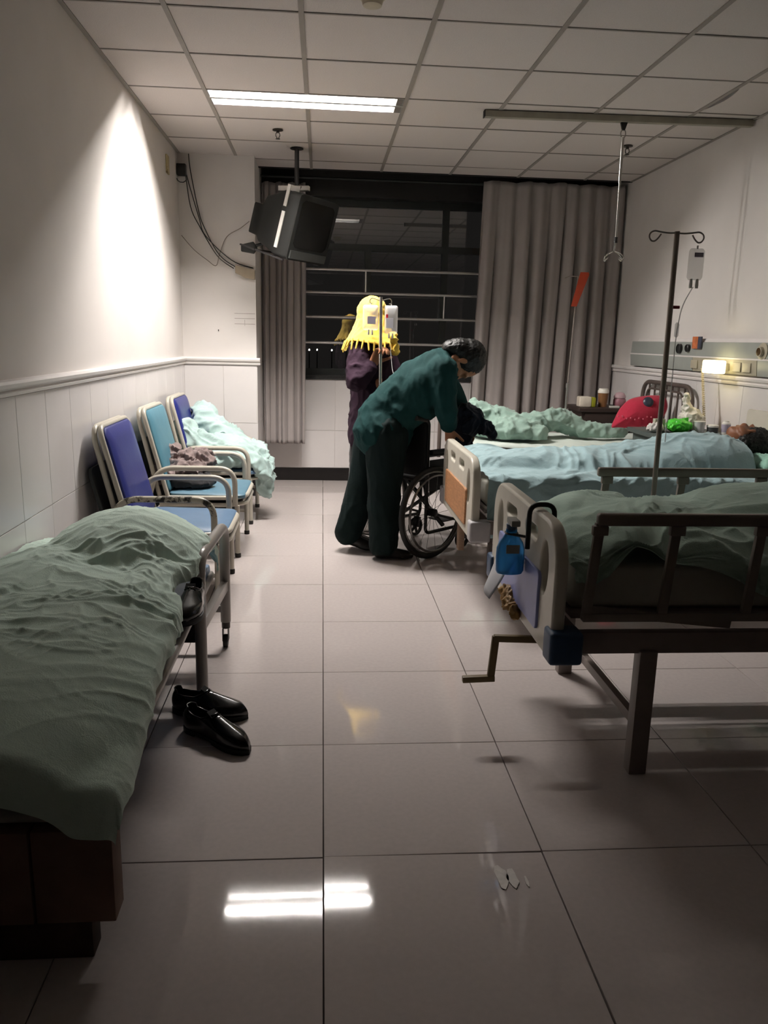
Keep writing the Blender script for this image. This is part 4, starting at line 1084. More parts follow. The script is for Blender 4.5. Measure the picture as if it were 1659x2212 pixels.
# drip rod the woman holds, and its bags ------------------------------
m_chrome = M('bright steel rod', (0.72, 0.71, 0.69), rough=0.22, metal=0.9, var=0.03)
dr = thing('drip_rod', 'steel drip rod with two hooks held up by the woman', 'rod', (0.388, 5.37, 1.02))
MB().tube([(0.398, 5.37, 0.62), (0.384, 5.37, 1.640)], 0.0115, 12).build('rod', m_chrome, dr)
for q in (-1, 1):
    hk = [Vector((0.384, 5.37, 1.612)), Vector((0.384 + q * 0.03, 5.37, 1.625)), Vector((0.384 + q * 0.062, 5.37, 1.632)), Vector((0.384 + q * 0.075, 5.37, 1.615)), Vector((0.384 + q * 0.068, 5.37, 1.597)), Vector((0.384 + q * 0.055, 5.37, 1.598))]
    MB().tube(fillet(hk, 0.01, 4), 0.003, 8).build('hook', m_chrome, dr)
m_bag = M('clear drip bag film', (0.90, 0.90, 0.91), rough=0.15, alpha=0.42, var=0.06)
m_fluid = M_pane('clear drip fluid', 0.05, (0.86, 0.87, 0.88))
m_lab = M('white drip label', (0.80, 0.79, 0.82), rough=0.6, var=0.03)
m_labp = M('lilac grey label', (0.66, 0.63, 0.70), rough=0.6, var=0.03)
m_red = M('red print', (0.80, 0.12, 0.22), rough=0.5)
m_plast = M('white plastic port', (0.88, 0.87, 0.85), rough=0.35)
def drip_bag(label, x, y, ztop, w, h, labmat, lab, red=None, group=None, name='drip_bag', film=None):
    t = thing(name, label, 'drip bag', (x, y, ztop - h), 0, group)
    film = film or m_bag
    n = 14; out = rrect(w, h, w * 0.16, 4); vs = []; k = len(out)
    for s_, dy in ((1.0, 0.0), (0.93, 0.010), (0.75, 0.016), (0.4, 0.019)): vs += [(x + p[0] * s_, y - dy, ztop - h / 2 + p[1] * s_ * (1 if s_ == 1 else 0.99)) for p in out]
    m_ = len(vs); vs2 = [(a, 2 * y - b, c) for a, b, c in vs]
    fs = []
    for L_ in range(3):
        for j in range(k): fs.append((L_ * k + j, L_ * k + (j + 1) % k, (L_ + 1) * k + (j + 1) % k, (L_ + 1) * k + j))
    fs.append(tuple(3 * k + j for j in range(k)))
    f2 = [tuple(i + m_ for i in reversed(f)) for f in fs]
    fs2 = [(j, (j + 1) % k, m_ + (j + 1) % k, m_ + j) for j in range(k)]
    MB().add(vs + vs2, fs + f2).build('bag', film, t)
    MB().box((x + lab[0] * w, y - 0.0205, ztop - h * 0.5 + lab[1] * h), (lab[2] * w, 0.0015, lab[3] * h)).build('label', labmat, t)
    if red: MB().box((x + red[0] * w, y - 0.0195, ztop - h * 0.5 + red[1] * h), (0.16 * w, 0.0015, 0.16 * h)).build('red_mark', m_red, t)
    MB().tube([(x, y, ztop - 0.003), (x, y, ztop + 0.010)], 0.004, 8).build('eyelet', m_plast, t)
    for q in (-1, 1): MB().lathe([(0.006, 0), (0.007, 0.012), (0.005, 0.035)], (x + q * 0.012, y, ztop - h - 0.030), 10).build('port', m_plast, t)
    return t
GB = 'drip bags on the rod'
drip_bag('clear drip bag with a lilac grey label in front of the yellow headscarf', 0.318, 5.37, 1.588, 0.105, 0.165, m_labp, (0.05, -0.10, 0.52, 0.30), None, GB)
drip_bag('clear drip bag with a white label and red mark, right of the rod', 0.455, 5.37, 1.588, 0.088, 0.185, m_lab, (-0.12, -0.12, 0.55, 0.36), (-0.33, 0.10), GB)
m_tubing = M('clear drip tubing', (0.85, 0.85, 0.85), rough=0.2, alpha=0.55)
tb = MB().tube(fillet([(0.455, 5.37, 1.372), (0.456, 5.37, 1.30), (0.47, 5.33, 1.15), (0.56, 5.20, 0.95)], 0.05), 0.0022, 6).build('drip_line', m_tubing); setp(tb, 'clear drip line falling from the bag with the red mark', 'tube')

# wheelchair ---------------------------------------------------------
m_tyre = M('black tyre', (0.045, 0.045, 0.045), rough=0.6)
m_wcframe = M('black wheelchair frame', (0.07, 0.065, 0.065), rough=0.35, metal=0.4)
m_rim = M('steel rim', (0.45, 0.44, 0.43), rough=0.25, metal=0.9)
m_vinyl = M('black vinyl', (0.06, 0.06, 0.065), rough=0.5)
wc = thing('wheelchair', 'black wheelchair standing between the beds behind the bending man', 'wheelchair', (0.70, 4.82, 0), math.atan2(0.65, 0.76))
# local frame: x forward, y left; near (right) wheel at y = 0
WT = 0.50
def ring(c, r, tr, n=40, m=10):
    return MB().tube([(c[0] + r * cos(2 * pi * k / n), c[1], c[2] + r * sin(2 * pi * k / n)) for k in range(n)], tr, m, closed=True)
for y in (0.0, WT):
    s_ = -1 if y == 0 else 1
    wh = ring((0, y, 0.30), 0.283, 0.017).build('wheel', m_tyre, wc, True)
    ring((0, y, 0.30), 0.262, 0.008).build('rim', m_rim, wh, True)
    ring((0, y + s_ * 0.035, 0.30), 0.245, 0.008).build('hand_rim', m_rim, wh, True)
    MB().lathe([(0.012, -0.03), (0.026, -0.025), (0.026, 0.025), (0.012, 0.03)], (0, y, 0.30), 14, (0, 1, 0)).build('hub', m_wcframe, wh, True)
    for k in range(18):
        a = 2 * pi * k / 18; a2 = a + (0.35 if k % 2 else -0.35)
        MB().tube([(0.024 * cos(a2), y + (0.012 if k % 2 else -0.012), 0.30 + 0.024 * sin(a2)), (0.26 * cos(a), y, 0.30 + 0.26 * sin(a))], 0.0014, 5).build('spoke', m_rim, wh, True)
    yi = y - s_ * 0.035
    MB().tube(fillet([(-0.11, yi, 0.90), (-0.02, yi, 0.885), (-0.02, yi, 0.16), (0.40, yi, 0.16), (0.40, yi, 0.50)], 0.04), 0.011, 10).build('side_frame', m_wcframe, wc, True)
    MB().tube(fillet([(-0.02, yi, 0.66), (0.30, yi, 0.66), (0.34, yi, 0.47), (0.40, yi, 0.47), (0.50, yi, 0.14)], 0.05), 0.011, 10).build('arm_tube', m_wcframe, wc, True)
    MB().box((0.14, yi, 0.68), (0.27, 0.045, 0.025)).build('arm_pad', m_vinyl, wc, True, bevel=0.008)
    MB().tube([(-0.14, yi, 0.902), (-0.04, yi, 0.887)], 0.016, 10).build('grip', m_rubber, wc, True)
    MB().box((0.13, yi, 0.53), (0.26, 0.006, 0.20)).build('skirt_guard', m_vinyl, wc, True, bevel=0.002)
    MB().bar((-0.02, yi, 0.30), (0.40, yi, 0.17), 0.016).build('side_brace', m_wcframe, wc, True)
    fk = MB().tube([(0.39, yi, 0.17), (0.375, yi, 0.135)], 0.012, 8).bar((0.375, yi - 0.022, 0.14), (0.355, yi - 0.022, 0.068), 0.008, 0.02).bar((0.375, yi + 0.022, 0.14), (0.355, yi + 0.022, 0.068), 0.008, 0.02).build('caster_fork', m_wcframe, wc, True)
    cw = ring((0.355, yi, 0.07), 0.058, 0.012, 24, 8)
    for k in range(5): cw.bar((0.355, yi, 0.07), (0.355 + 0.055 * cos(k * 1.2566), yi, 0.07 + 0.055 * sin(k * 1.2566)), 0.012, 0.016)
    cw.build('caster_wheel', m_tyre, fk, True)
    MB().box((0.55, y + (0.12 if y == 0 else -0.12), 0.115), (0.14, 0.15, 0.012)).build('footrest', m_vinyl, wc, True, bevel=0.004)
MB().box((0.20, WT / 2, 0.485), (0.38, WT - 0.08, 0.02)).build('seat', m_vinyl, wc, True, bevel=0.008)
MB().box((-0.012, WT / 2, 0.70), (0.018, WT - 0.08, 0.36)).build('backrest', m_vinyl, wc, True, bevel=0.006)
for q in (0, 1): MB().bar((0.17, 0.05 + q * (WT - 0.1), 0.18), (0.19, WT - 0.05 - q * (WT - 0.1), 0.47), 0.02).build('cross_brace', m_wcframe, wc, True)

m_navy = M_cloth('dark navy quilting', (0.085, 0.10, 0.15), bump=0.35)
mb = MB().cap((0.90, 4.90, 0.93), 0.058, (0.98, 4.90, 0.88), 0.055).cap((0.98, 4.90, 0.88), 0.055, (1.06, 4.90, 0.80), 0.042).cap((0.90, 4.90, 0.93), 0.055, (0.86, 4.92, 0.83), 0.06).ell((0.93, 4.91, 0.865), (0.09, 0.08, 0.075)).cap((0.87, 4.92, 0.83), 0.055, (0.90, 4.95, 0.72), 0.07)
o = blob('padded_jacket', mb, m_navy, None, 0.008, 4, wr=0.03, wf=12, z=7.7); setp(o, 'dark navy padded jacket slung over the wheelchair arm at the bed foot', 'jacket')
# ================================================================== CURTAINS, TV, CABLES, WALL FITTINGS, SMALL THINGS
m_curt = M_cloth('taupe curtain', (0.61, 0.58, 0.57), bump=0.12, var=0.05)
def curtain(name, label, xa, xb, y, zt, zb, folds, amp, seed, lean=0.0, gather=0.0):
    nu, nv = folds * 22, 60
    u = np.linspace(0, 1, nu)[:, None] + np.zeros((1, nv)); v = np.linspace(0, 1, nv)[None, :] + np.zeros((nu, 1))
    ph = u * folds * 2 * pi + 1.6 * n3(u * folds * 0.55, v * 0.5, seed) * (0.6 + 0.8 * v) + 1.2 * n3(u * folds * 0.3, v * 0, seed + 4)
    a = amp * (0.35 + 0.65 * np.minimum(1, v * 3)) * (0.75 + 0.5 * n3(u * folds * 0.5 + 3, v * 0.8, seed + 1))
    pinch = (np.abs(((u * folds * 0.5) % 1) - 0.5) * 2)
    Yc = y + a * np.sin(ph) + 0.25 * a * np.sin(2.3 * ph + 1.1 + v) + 0.02 * n3(u * 3, v * 2, seed + 2)
    Xc = xa + (xb - xa) * u + a * 0.35 * np.cos(ph) + lean * v * (1 - u) + gather * np.sin(v * pi) * (0.5 - u)
    Z = zt + (zb - zt) * v - 0.015 * pinch * (1 - v) ** 6 + 0.006 * n3(u * folds, v * 0, seed + 3) * v
    P = np.stack([Xc, Yc, Z], -1)
    o = link(name, grid_mesh(P, name), m_curt, None, origin=((xa + xb) / 2, y, zb))
    sm = o.modifiers.new('t', 'SOLIDIFY'); sm.thickness = 0.003
    return setp(o, label, 'curtain')
curtain('curtain', 'narrow taupe curtain bunched beside the pillar below the television', -0.545, -0.165, 7.40, 2.70, 0.39, 7, 0.034, 2.0)
curtain('curtain', 'wide taupe curtain drawn across the right of the window behind the far bed', 1.41, 2.70, 7.31, 2.765, 0.36, 9, 0.056, 7.9, lean=-0.06)
rl = MB().tube([(PX + 0.01, 7.36, 2.735), (XR - 0.01, 7.36, 2.735)], 0.011, 8).build('curtain_rail', m_alu); setp(rl, 'dark curtain rail running under the ceiling edge above the window', 'rail')

# window bars -----------------------------------------------------------
m_bar = M('stainless window bar', (0.74, 0.73, 0.72), rough=0.35, metal=0.6, var=0.03)
wg = thing('window_guard', 'stainless guard of thin horizontal bars across the dark window', 'guard', (1.0, 7.54, ZS))
zb_ = [1.985, 1.780, 1.560, 1.325, 1.10]
for z in zb_[:4]: MB().tube([(PX + 0.005, 7.54, z), (XR - 0.005, 7.54, z)], 0.012, 10).build('bar', m_bar, wg)
for x, a, b in ((0.395, 1.780, 1.985), (1.135, 1.560, 1.780), (-0.33, 1.560, 1.780), (1.9, 1.780, 1.985), (1.9, 1.325, 1.56)):
    MB().tube([(x, 7.54, a), (x, 7.54, b)], 0.0075, 8).build('upright', m_bar, wg)

# lamps far outside -------------------------------------------------------
m_far = M_emit('distant lamp glow', (1.0, 0.97, 0.92), 30.0)
m_post = M('distant lamp post', (0.05, 0.05, 0.05))
for i, (x, z, s) in enumerate(((-0.66, 0.747, 1.0), (-0.27, 0.756, 0.9), (0.46, 0.75, 1.0), (1.18, 0.79, 1.0))):
    t = thing('street_lamp', ('leftmost', 'second from the left', 'third from the left', 'rightmost')[i] + ' of four tiny street lamps in the night outside', 'street lamp', (x, 40.0, -4), 0, 'distant street lamps outside the window')
    MB().tube([(x, 40, -4), (x, 40, z)], 0.03, 6).build('post', m_post, t); MB().ell((x, 40.0, z + 0.03), (0.034 * s, 0.03, 0.045), n=8, m=6).build('lamp', m_far, t)

# television --------------------------------------------------------------
m_tv = M('dark grey television shell', (0.075, 0.08, 0.075), rough=0.6, var=0.06)
m_scr = M('dark television glass', (0.06, 0.065, 0.06), rough=0.18, spec=0.5)
m_brk = M('white steel strap', (0.80, 0.79, 0.77), rough=0.45, var=0.04)
n_ = Vector((0.80, -0.52, -0.30)).normalized(); r_ = Vector((0, 0, 1)).cross(-n_).normalized() * -1; u_ = n_.cross(r_) * -1
r_ = Vector((-n_.y, n_.x, 0)).normalized()          # to the right as seen by a viewer is -r_; kept as a plain side axis
u_ = n_.cross(r_).normalized()
if u_.z < 0: u_ = -u_
tv = thing('television', 'old dark grey box television hanging below the ceiling in front of the narrow curtain', 'television', (-0.30, 6.50, 1.95))
TC = Vector((-0.085, 6.36, 2.165))
def TP(a, b, d): return TC + r_ * a + u_ * b + n_ * d
def loft_box(secs):
    """secs: (half width, half height, centre b, d)"""
    vs = []; fs = []
    for hw_, hh, cb, d in secs:
        for p in rrect(2 * hw_, 2 * hh, min(hw_, hh) * 0.12, 3): vs.append(TP(p[0], p[1] + cb, d))
    k = len(vs) // len(secs)
    for i in range(len(secs) - 1):
        for j in range(k): fs.append((i * k + j, i * k + (j + 1) % k, (i + 1) * k + (j + 1) % k, (i + 1) * k + j))
    fs += [tuple(range(k - 1, -1, -1)), tuple((len(secs) - 1) * k + j for j in range(k))]
    return MB().add(vs, fs)
loft_box([(0.26, 0.235, 0, 0.0), (0.265, 0.24, 0, -0.02), (0.265, 0.24, 0, -0.12), (0.25, 0.225, 0, -0.16), (0.19, 0.17, -0.02, -0.34), (0.12, 0.12, -0.04, -0.42), (0.115, 0.115, -0.04, -0.50)]).build('cabinet', m_tv, tv)
loft_box([(0.262, 0.238, 0, 0.012), (0.262, 0.238, 0, 0.0)]).build('bezel', m_tv, tv)
vs = []; fs = []; a_, b_ = 16, 12
for j in range(b_ + 1):
    for i in range(a_ + 1):
        x = (i / a_ - 0.5) * 2; y = (j / b_ - 0.5) * 2
        vs.append(TP(x * 0.222, y * 0.172 + 0.028, 0.0165 - 0.010 * (x * x + y * y) * 0.5 + 0.004))
for j in range(b_):
    for i in range(a_): fs.append((j * (a_ + 1) + i, j * (a_ + 1) + i + 1, (j + 1) * (a_ + 1) + i + 1, (j + 1) * (a_ + 1) + i))
MB().add(vs, fs).build('screen', m_scr, tv)
lb = MB()
vs = [TP(a, b, d) for a, b, d in ((-0.24, -0.225, 0.014), (0.24, -0.225, 0.014), (0.24, -0.165, 0.014), (-0.24, -0.165, 0.014))]
MB().add(vs + [TP(a, b, 0.024) for a, b in ((-0.24, -0.225), (0.24, -0.225), (0.24, -0.165), (-0.24, -0.165))], [(0, 1, 2, 3), (4, 7, 6, 5), (0, 4, 5, 1), (1, 5, 6, 2), (2, 6, 7, 3), (3, 7, 4, 0)]).build('control_panel', M('lighter grey control strip', (0.20, 0.205, 0.20), rough=0.5), tv)
tb_ = thing('television_bracket', 'ceiling pole and white strap cradle carrying the television', 'bracket', (-0.22, 6.50, 2.778))
MB().tube([(-0.205, 6.48, 2.778), (-0.205, 6.48, 2.50)], 0.018, 10).build('pole', m_dark, tb_)
MB().lathe([(0.05, 0), (0.05, 0.006)], (-0.205, 6.48, 2.770), 16).build('ceiling_plate', m_dark, tb_)
cr = MB(); cr.bar((-0.34, 6.50, 2.475), (-0.10, 6.40, 2.475), 0.05, 0.008)
MB().box((-0.225, 6.44, 2.48), (0.24, 0.05, 0.035), (0, 0, R(-12))).build('cross_strap', m_brk, tb_, bevel=0.003)
def strap(a0, a1, w, nm='side_strap'):
    MB().bar(a0, a1, w, 0.006, r_).build(nm, m_brk, tb_)
sx = -0.272 if (TP(-0.27, 0, 0).y < TP(0.27, 0, 0).y) else 0.272
MB().bar(TP(sx, 0.275, -0.10), TP(sx, 0.12, -0.10), 0.010, 0.026, tuple(n_)).build('side_strap', m_brk, tb_)
MB().bar(TP(sx, 0.085, -0.10), TP(sx, -0.18, -0.10), 0.010, 0.026, tuple(n_)).build('side_strap', m_brk, tb_)
MB().bar(TP(sx, 0.255, -0.10), TP(sx * 0.75, 0.255, -0.055), 0.012, 0.040, tuple(u_)).build('strap_tab', m_brk, tb_)
for q in (-1, 1):
    MB().bar(TP(q * 0.25, -0.25, -0.02), TP(q * 0.25, -0.25, -0.44), 0.02, 0.012).build('cradle_bar', m_dark, tb_)
MB().bar(TP(-0.27, -0.25, -0.30), TP(0.27, -0.25, -0.30), 0.02, 0.012).build('cradle_bar', m_dark, tb_)
MB().bar((-0.205, 6.48, 2.50), TP(0, 0.27, -0.18), 0.03).build('hanger_arm', m_dark, tb_)
MB().prism([(-0.07, -0.03), (0.03, -0.045), (0.06, 0.0), (0.03, 0.045), (-0.07, 0.02)], -0.03, 0.03, Matrix.Translation((-0.585, 6.66, 2.06)) @ AX_XZ).build('plug_block', m_tv, tv, bevel=0.006)
MB().tube(fillet([(-0.56, 6.66, 2.07), (-0.48, 6.62, 2.09), (-0.40, 6.60, 2.12)], 0.03), 0.012, 8).build('plug_cable', m_tv, tv)

# junction box and cables --------------------------------------------------
m_cable = M('black cable', (0.06, 0.055, 0.05), rough=0.5)
m_cable2 = M('grey brown cable', (0.45, 0.41, 0.38), rough=0.5)
jb = thing('junction_box', 'small black junction box in the top corner between wall and pillar', 'junction box', (-1.125, 6.77, 2.60))
MB().box((-1.125, 6.77, 2.645), (0.07, 0.07, 0.085)).build('case', m_cable, jb, bevel=0.006)
MB().tube([(-1.125 + 0.04 * cos(a * 0.55), 6.765, 2.585 + 0.035 * sin(a * 0.55)) for a in range(6, 12)], 0.004, 6).build('loose_loop', m_cable, jb)
def cable(label, pts, mat, r=0.0042, y=6.80):
    P = [Vector((x, y - (0.01 if 0 < i < len(pts) - 1 else 0), z)) for i, (x, z) in enumerate(pts)]
    q = []
    for i in range(len(P) - 1):                                        # Catmull-Rom
        a, b, c, d = P[max(0, i - 1)], P[i], P[i + 1], P[min(len(P) - 1, i + 2)]
        for k in range(6):
            t = k / 6; q.append(0.5 * ((2 * b) + (c - a) * t + (2 * a - 5 * b + 4 * c - d) * t * t + (3 * b - a - 3 * c + d) * t ** 3))
    q.append(P[-1]); o = MB().tube(q, r, 6).build('cable', mat); return setp(o, label, 'cable', 'cables hanging across the pillar')
cable('black cable sagging from the junction box to the tan trunking piece', [(-1.10, 2.622), (-1.066, 2.373), (-0.997, 2.223), (-0.861, 2.001), (-0.732, 1.907)], m_cable)
cable('black cable looping from the top of the junction box towards the curtain', [(-1.10, 2.675), (-1.085, 2.589), (-1.002, 2.294), (-0.951, 2.153), (-0.749, 1.972), (-0.575, 1.915)], m_cable)
cable('black cable dropping straight from the ceiling past the junction box', [(-1.072, 2.772), (-1.059, 2.642), (-1.008, 2.365), (-0.964, 2.224), (-0.842, 2.006), (-0.68, 1.90)], m_cable)
cable('thin grey brown cable kinked low on the pillar', [(-1.147, 2.154), (-1.047, 2.043), (-0.944, 1.966), (-0.874, 1.925), (-0.842, 2.02), (-0.783, 2.152), (-0.67, 2.223), (-0.60, 2.28)], m_cable2, 0.003)
o = MB().prism([(-0.72, 1.935), (-0.56, 1.900), (-0.56, 1.822), (-0.64, 1.835), (-0.72, 1.872)], -0.018, 0.018, Matrix.Translation((0, 6.80, 0)) @ AX_XZ).build('cable_trunking', M('tan trunking', (0.58, 0.53, 0.46), rough=0.7), bevel=0.004); setp(o, 'tan trunking piece on the pillar under the cables', 'trunking')
o = MB().box((XL + 0.006, 6.36, 2.60), (0.012, 0.09, 0.13)).build('cover_plate', M('yellowed plastic plate', (0.70, 0.64, 0.48), rough=0.6, wear=(0.45, 0.38, 0.25), wear_amt=0.55), bevel=0.003); setp(o, 'yellowed plastic cover plate high on the long wall by the corner', 'plate')

# ceiling fittings ----------------------------------------------------------
m_chr2 = M('dull brass sprinkler', (0.30, 0.28, 0.26), rough=0.4, metal=0.6)
def sprinkler(label, x, y):
    t = thing('sprinkler', label, 'sprinkler', (x, y, ZC - 0.06), 0, 'ceiling sprinklers')
    MB().lathe([(0.038, -0.004), (0.036, 0.0), (0.018, 0.002)], (x, y, ZC), 18).build('rosette', m_chr2, t)
    MB().tube([(x, y, ZC - 0.004), (x, y, ZC - 0.020)], 0.011, 10).build('nozzle', m_chr2, t)
    for q in (-1, 1): MB().tube(fillet([(x + q * 0.010, y, ZC - 0.018), (x + q * 0.016, y, ZC - 0.036), (x + q * 0.004, y, ZC - 0.056)], 0.01), 0.003, 6).build('yoke', m_chr2, t)
    MB().lathe([(0.016, 0), (0.016, 0.003)], (x, y, ZC - 0.060), 14).build('deflector', m_chr2, t)
sprinkler('ceiling sprinkler just beyond the twin tube light', -0.321, 5.96)
sprinkler('ceiling sprinkler beyond the bare track near the right wall', 2.20, 5.98)
sd = thing('smoke_detector', 'round cream smoke detector on the ceiling at the top edge', 'smoke detector', (0.199, 3.66, ZC - 0.05))
m_det = M('cream detector plastic', (0.74, 0.70, 0.62), rough=0.5)
MB().lathe([(0.030, -0.052), (0.040, -0.048), (0.046, -0.030), (0.048, -0.028)], (0.199, 3.66, ZC), 24).build('sensor_head', m_det, sd)
MB().lathe([(0.048, -0.028), (0.054, -0.022), (0.054, 0.0)], (0.199, 3.66, ZC), 24).build('base', m_det, sd)
m_track = M('beige ceiling track', (0.56, 0.54, 0.49), rough=0.5)
ct = thing('ceiling_track', 'beige drip track crossing the ceiling above the beds', 'track', (1.86, 5.23, ZC - 0.03))
MB().bar((1.0, 5.265, ZC - 0.020), (2.715, 5.205, ZC - 0.020), 0.045, 0.038).build('rail', m_track, ct, bevel=0.003)
MB().box((1.0, 5.265, ZC - 0.020), (0.006, 0.047, 0.040)).build('end_cap', m_dark, ct)
hg = thing('drip_hanger', 'thin telescopic drip hanger with wire hooks hanging from the ceiling track', 'hanger', (1.89, 5.235, 1.93))
MB().prism([(-0.022, 0), (0.022, 0), (0.008, -0.045), (-0.008, -0.045)], -0.01, 0.01, Matrix.Translation((1.89, 5.235, ZC - 0.040)) @ AX_XZ).build('trolley', m_dark, hg, bevel=0.002)
MB().tube([(1.89 + 0.016 * cos(a * pi / 6), 5.235, ZC - 0.105 + 0.026 * sin(a * pi / 6)) for a in range(12)], 0.004, 8, closed=True).build('ring', m_chrome, hg)
MB().tube([(1.89, 5.235, ZC - 0.125), (1.893, 5.235, 2.38)], 0.010, 10).build('rod', m_chrome, hg)
MB().tube([(1.893, 5.235, 2.40), (1.899, 5.235, 2.02)], 0.0065, 10).build('inner_rod', m_chrome, hg)
MB().tube([(1.899, 5.235, 2.05), (1.899, 5.235, 2.015)], 0.012, 10).build('clamp', m_dark, hg)
MB().tube([(1.899, 5.235, 2.02), (1.893, 5.235, 1.955)], 0.006, 8).build('stem', m_chrome, hg)
for k in range(4):
    a = k * pi / 2 + 0.5; d = Vector((cos(a), sin(a), 0)); p = Vector((1.893, 5.235, 1.965))
    MB().tube(fillet([p, p + d * 0.055 + Vector((0, 0, -0.02)), p + d * 0.085 + Vector((0, 0, -0.045)), p + d * 0.075 + Vector((0, 0, -0.062)), p + d * 0.05 + Vector((0, 0, -0.045))], 0.012, 4), 0.0035, 6).build('hook', m_chrome, hg)

# drip stands ---------------------------------------------------------------
m_pole = M('scratched steel pole', (0.56, 0.52, 0.495), rough=0.3, metal=0.1, var=0.08)
ds = thing('drip_stand', 'dark steel drip pole with two loop hooks rising from the nearest bed', 'drip stand', (1.36, 3.065, 0.45))
MB().tube([(1.362, 3.065, 0.45), (1.350, 3.065, 1.795)], 0.0105, 12).build('pole', m_pole, ds)
for q in (-1, 1):
    z0 = 1.790; x0_ = 1.350
    lp = [(0, 0), (0.030, -0.002), (0.060, 0.001), (0.090, 0.006), (0.106, -0.004), (0.109, -0.018), (0.100, -0.032), (0.086, -0.034), (0.072, -0.022), (0.062, -0.006)]
    MB().tube(fillet([(x0_ + q * a, 3.065, z0 + b) for a, b in lp], 0.012, 3), 0.0032, 8).build('loop_hook', m_pole, ds)
db = drip_bag('small clear drip bag hanging from the tall dark pole', 1.432, 3.055, 1.735, 0.058, 0.118, m_labp, (0.0, 0.28, 0.6, 0.14), None, film=M('very clear drip bag film', (0.88, 0.88, 0.88), rough=0.15, alpha=0.28, var=0.06))
tl = MB().tube(fillet([(1.43, 3.055, 1.592), (1.40, 3.07, 1.52), (1.395, 3.085, 1.40), (1.405, 3.10, 1.20), (1.41, 3.12, 0.98)], 0.05), 0.0022, 6).build('drip_line', m_tubing); setp(tl, 'clear drip line beside the tall dark pole', 'tube')
dc = thing('drip_chamber', 'small drip chamber with a dark red clip beside the tall dark pole', 'drip chamber', (1.395, 3.085, 1.36))
MB().lathe([(0.003, 0), (0.008, 0.006), (0.009, 0.05), (0.004, 0.058)], (1.396, 3.085, 1.40), 12).build('chamber', m_bag, dc)
MB().box((1.374, 3.070, 1.515), (0.034, 0.012, 0.012)).build('clip', M('dark red clip', (0.50, 0.12, 0.18), rough=0.5), dc, bevel=0.003)
fs_ = thing('drip_stand', 'thin drip stand carrying an orange tag in front of the wide curtain', 'drip stand', (2.09, 6.60, 0))
MB().tube([(2.078, 6.60, 0.03), (2.078, 6.60, 1.02)], 0.010, 10).build('pole', m_chrome, fs_); MB().tube([(2.078, 6.60, 1.0), (2.100, 6.60, 1.915)], 0.0055, 8).build('inner_rod', m_pole, fs_)
MB().tube([(2.078, 6.60, 1.0), (2.078, 6.60, 1.04)], 0.015, 10).build('collar', m_chrome, fs_)
MB().tube(fillet([(2.10, 6.60, 1.910), (2.03, 6.60, 1.912), (1.99, 6.60, 1.895)], 0.02), 0.004, 6).build('hook', m_pole, fs_); MB().tube([(2.10, 6.60, 1.910), (2.17, 6.60, 1.918)], 0.004, 6).build('hook', m_pole, fs_)
for k in range(5):
    a = k * 2 * pi / 5 + 0.3; MB().tube([(2.078, 6.60, 0.06), (2.078 + 0.19 * cos(a), 6.60 + 0.19 * sin(a), 0.015)], 0.011, 8).build('foot', m_pole, fs_)
o = MB().prism([(0.04, 0.0), (0.11, 0.0), (0.115, -0.02), (0.028, -0.275), (-0.020, -0.275)], -0.004, 0.004, Matrix.Translation((2.075, 6.588, 1.945)) @ AX_XZ).build('tag', M('orange red plastic tag', (0.64, 0.23, 0.12), rough=0.55, var=0.08), bevel=0.002); setp(o, 'long orange red tag hanging on the thin drip stand', 'tag')

# bed head service panel ------------------------------------------------------
m_pan = M('grey green service panel', (0.59, 0.605, 0.585), rough=0.4, var=0.03)
m_pan2 = M('cream service panel', (0.68, 0.65, 0.57), rough=0.4, var=0.04)
sp_ = thing('service_panel', 'long grey green bed head panel with sockets on the right wall', 'panel', (2.70, 5.4, 1.19))
xw = XR
def wallbox(nm, y0, y1, z0, z1, d0, d1, mat, par, bev=0.004):
    vs = [(xw, y, z) for y in (y0, y1) for z in (z0, z1)] + [(xw - (d0 if z == z0 else d1), y, z) for y in (y0, y1) for z in (z0, z1)]
    return MB().add(vs, [(0, 1, 3, 2), (4, 6, 7, 5), (0, 4, 5, 1), (2, 3, 7, 6), (0, 2, 6, 4), (1, 5, 7, 3)]).build(nm, mat, par, bevel=bev)
wallbox('upper_strip', 3.3, 6.80, 1.300, 1.400, 0.045, 0.040, m_pan, sp_)
for a, b, mm in ((5.62, 6.80, m_pan), (4.75, 5.615, m_pan2), (3.3, 4.745, m_pan)): wallbox('lower_strip', a, b, 1.195, 1.292, 0.040, 0.050, mm, sp_)
wallbox('ridge', 3.3, 6.80, 1.291, 1.301, 0.050, 0.050, m_trim, sp_, 0.001)
wallbox('top_ledge', 3.3, 6.70, 1.400, 1.425, 0.030, 0.020, m_trim, sp_, 0.002)
m_blk = M('black gauge', (0.10, 0.10, 0.10), rough=0.4)
m_brass = M('brass outlet', (0.35, 0.27, 0.16), rough=0.35, metal=0.6)
for y, z, r in ((5.84, 1.35, 0.036), (5.70, 1.355, 0.028)):
    k = MB().lathe([(r, 0), (r, 0.02), (r * 0.8, 0.024), (r * 0.75, 0.018), (r * 0.3, 0.018)], (xw - 0.043, y, z), 18, (-1, 0, 0)).build('gauge', m_blk, sp_)
k = MB().lathe([(0.055, 0), (0.055, 0.006), (0.030, 0.010), (0.030, 0.03), (0.012, 0.032)], (xw - 0.043, 4.70, 1.345), 20, (-1, 0, 0)).build('gas_outlet', m_pan2, sp_)
MB().lathe([(0.024, 0), (0.024, 0.03), (0.010, 0.034)], (xw - 0.046, 4.70, 1.345), 16, (-1, 0, 0)).build('core', m_brass, k)
for y in (5.58, 5.40, 4.98, 4.86): MB().box((xw - 0.049, y, 1.243), (0.008, 0.10, 0.06)).build('socket', m_pan2, sp_, bevel=0.003)
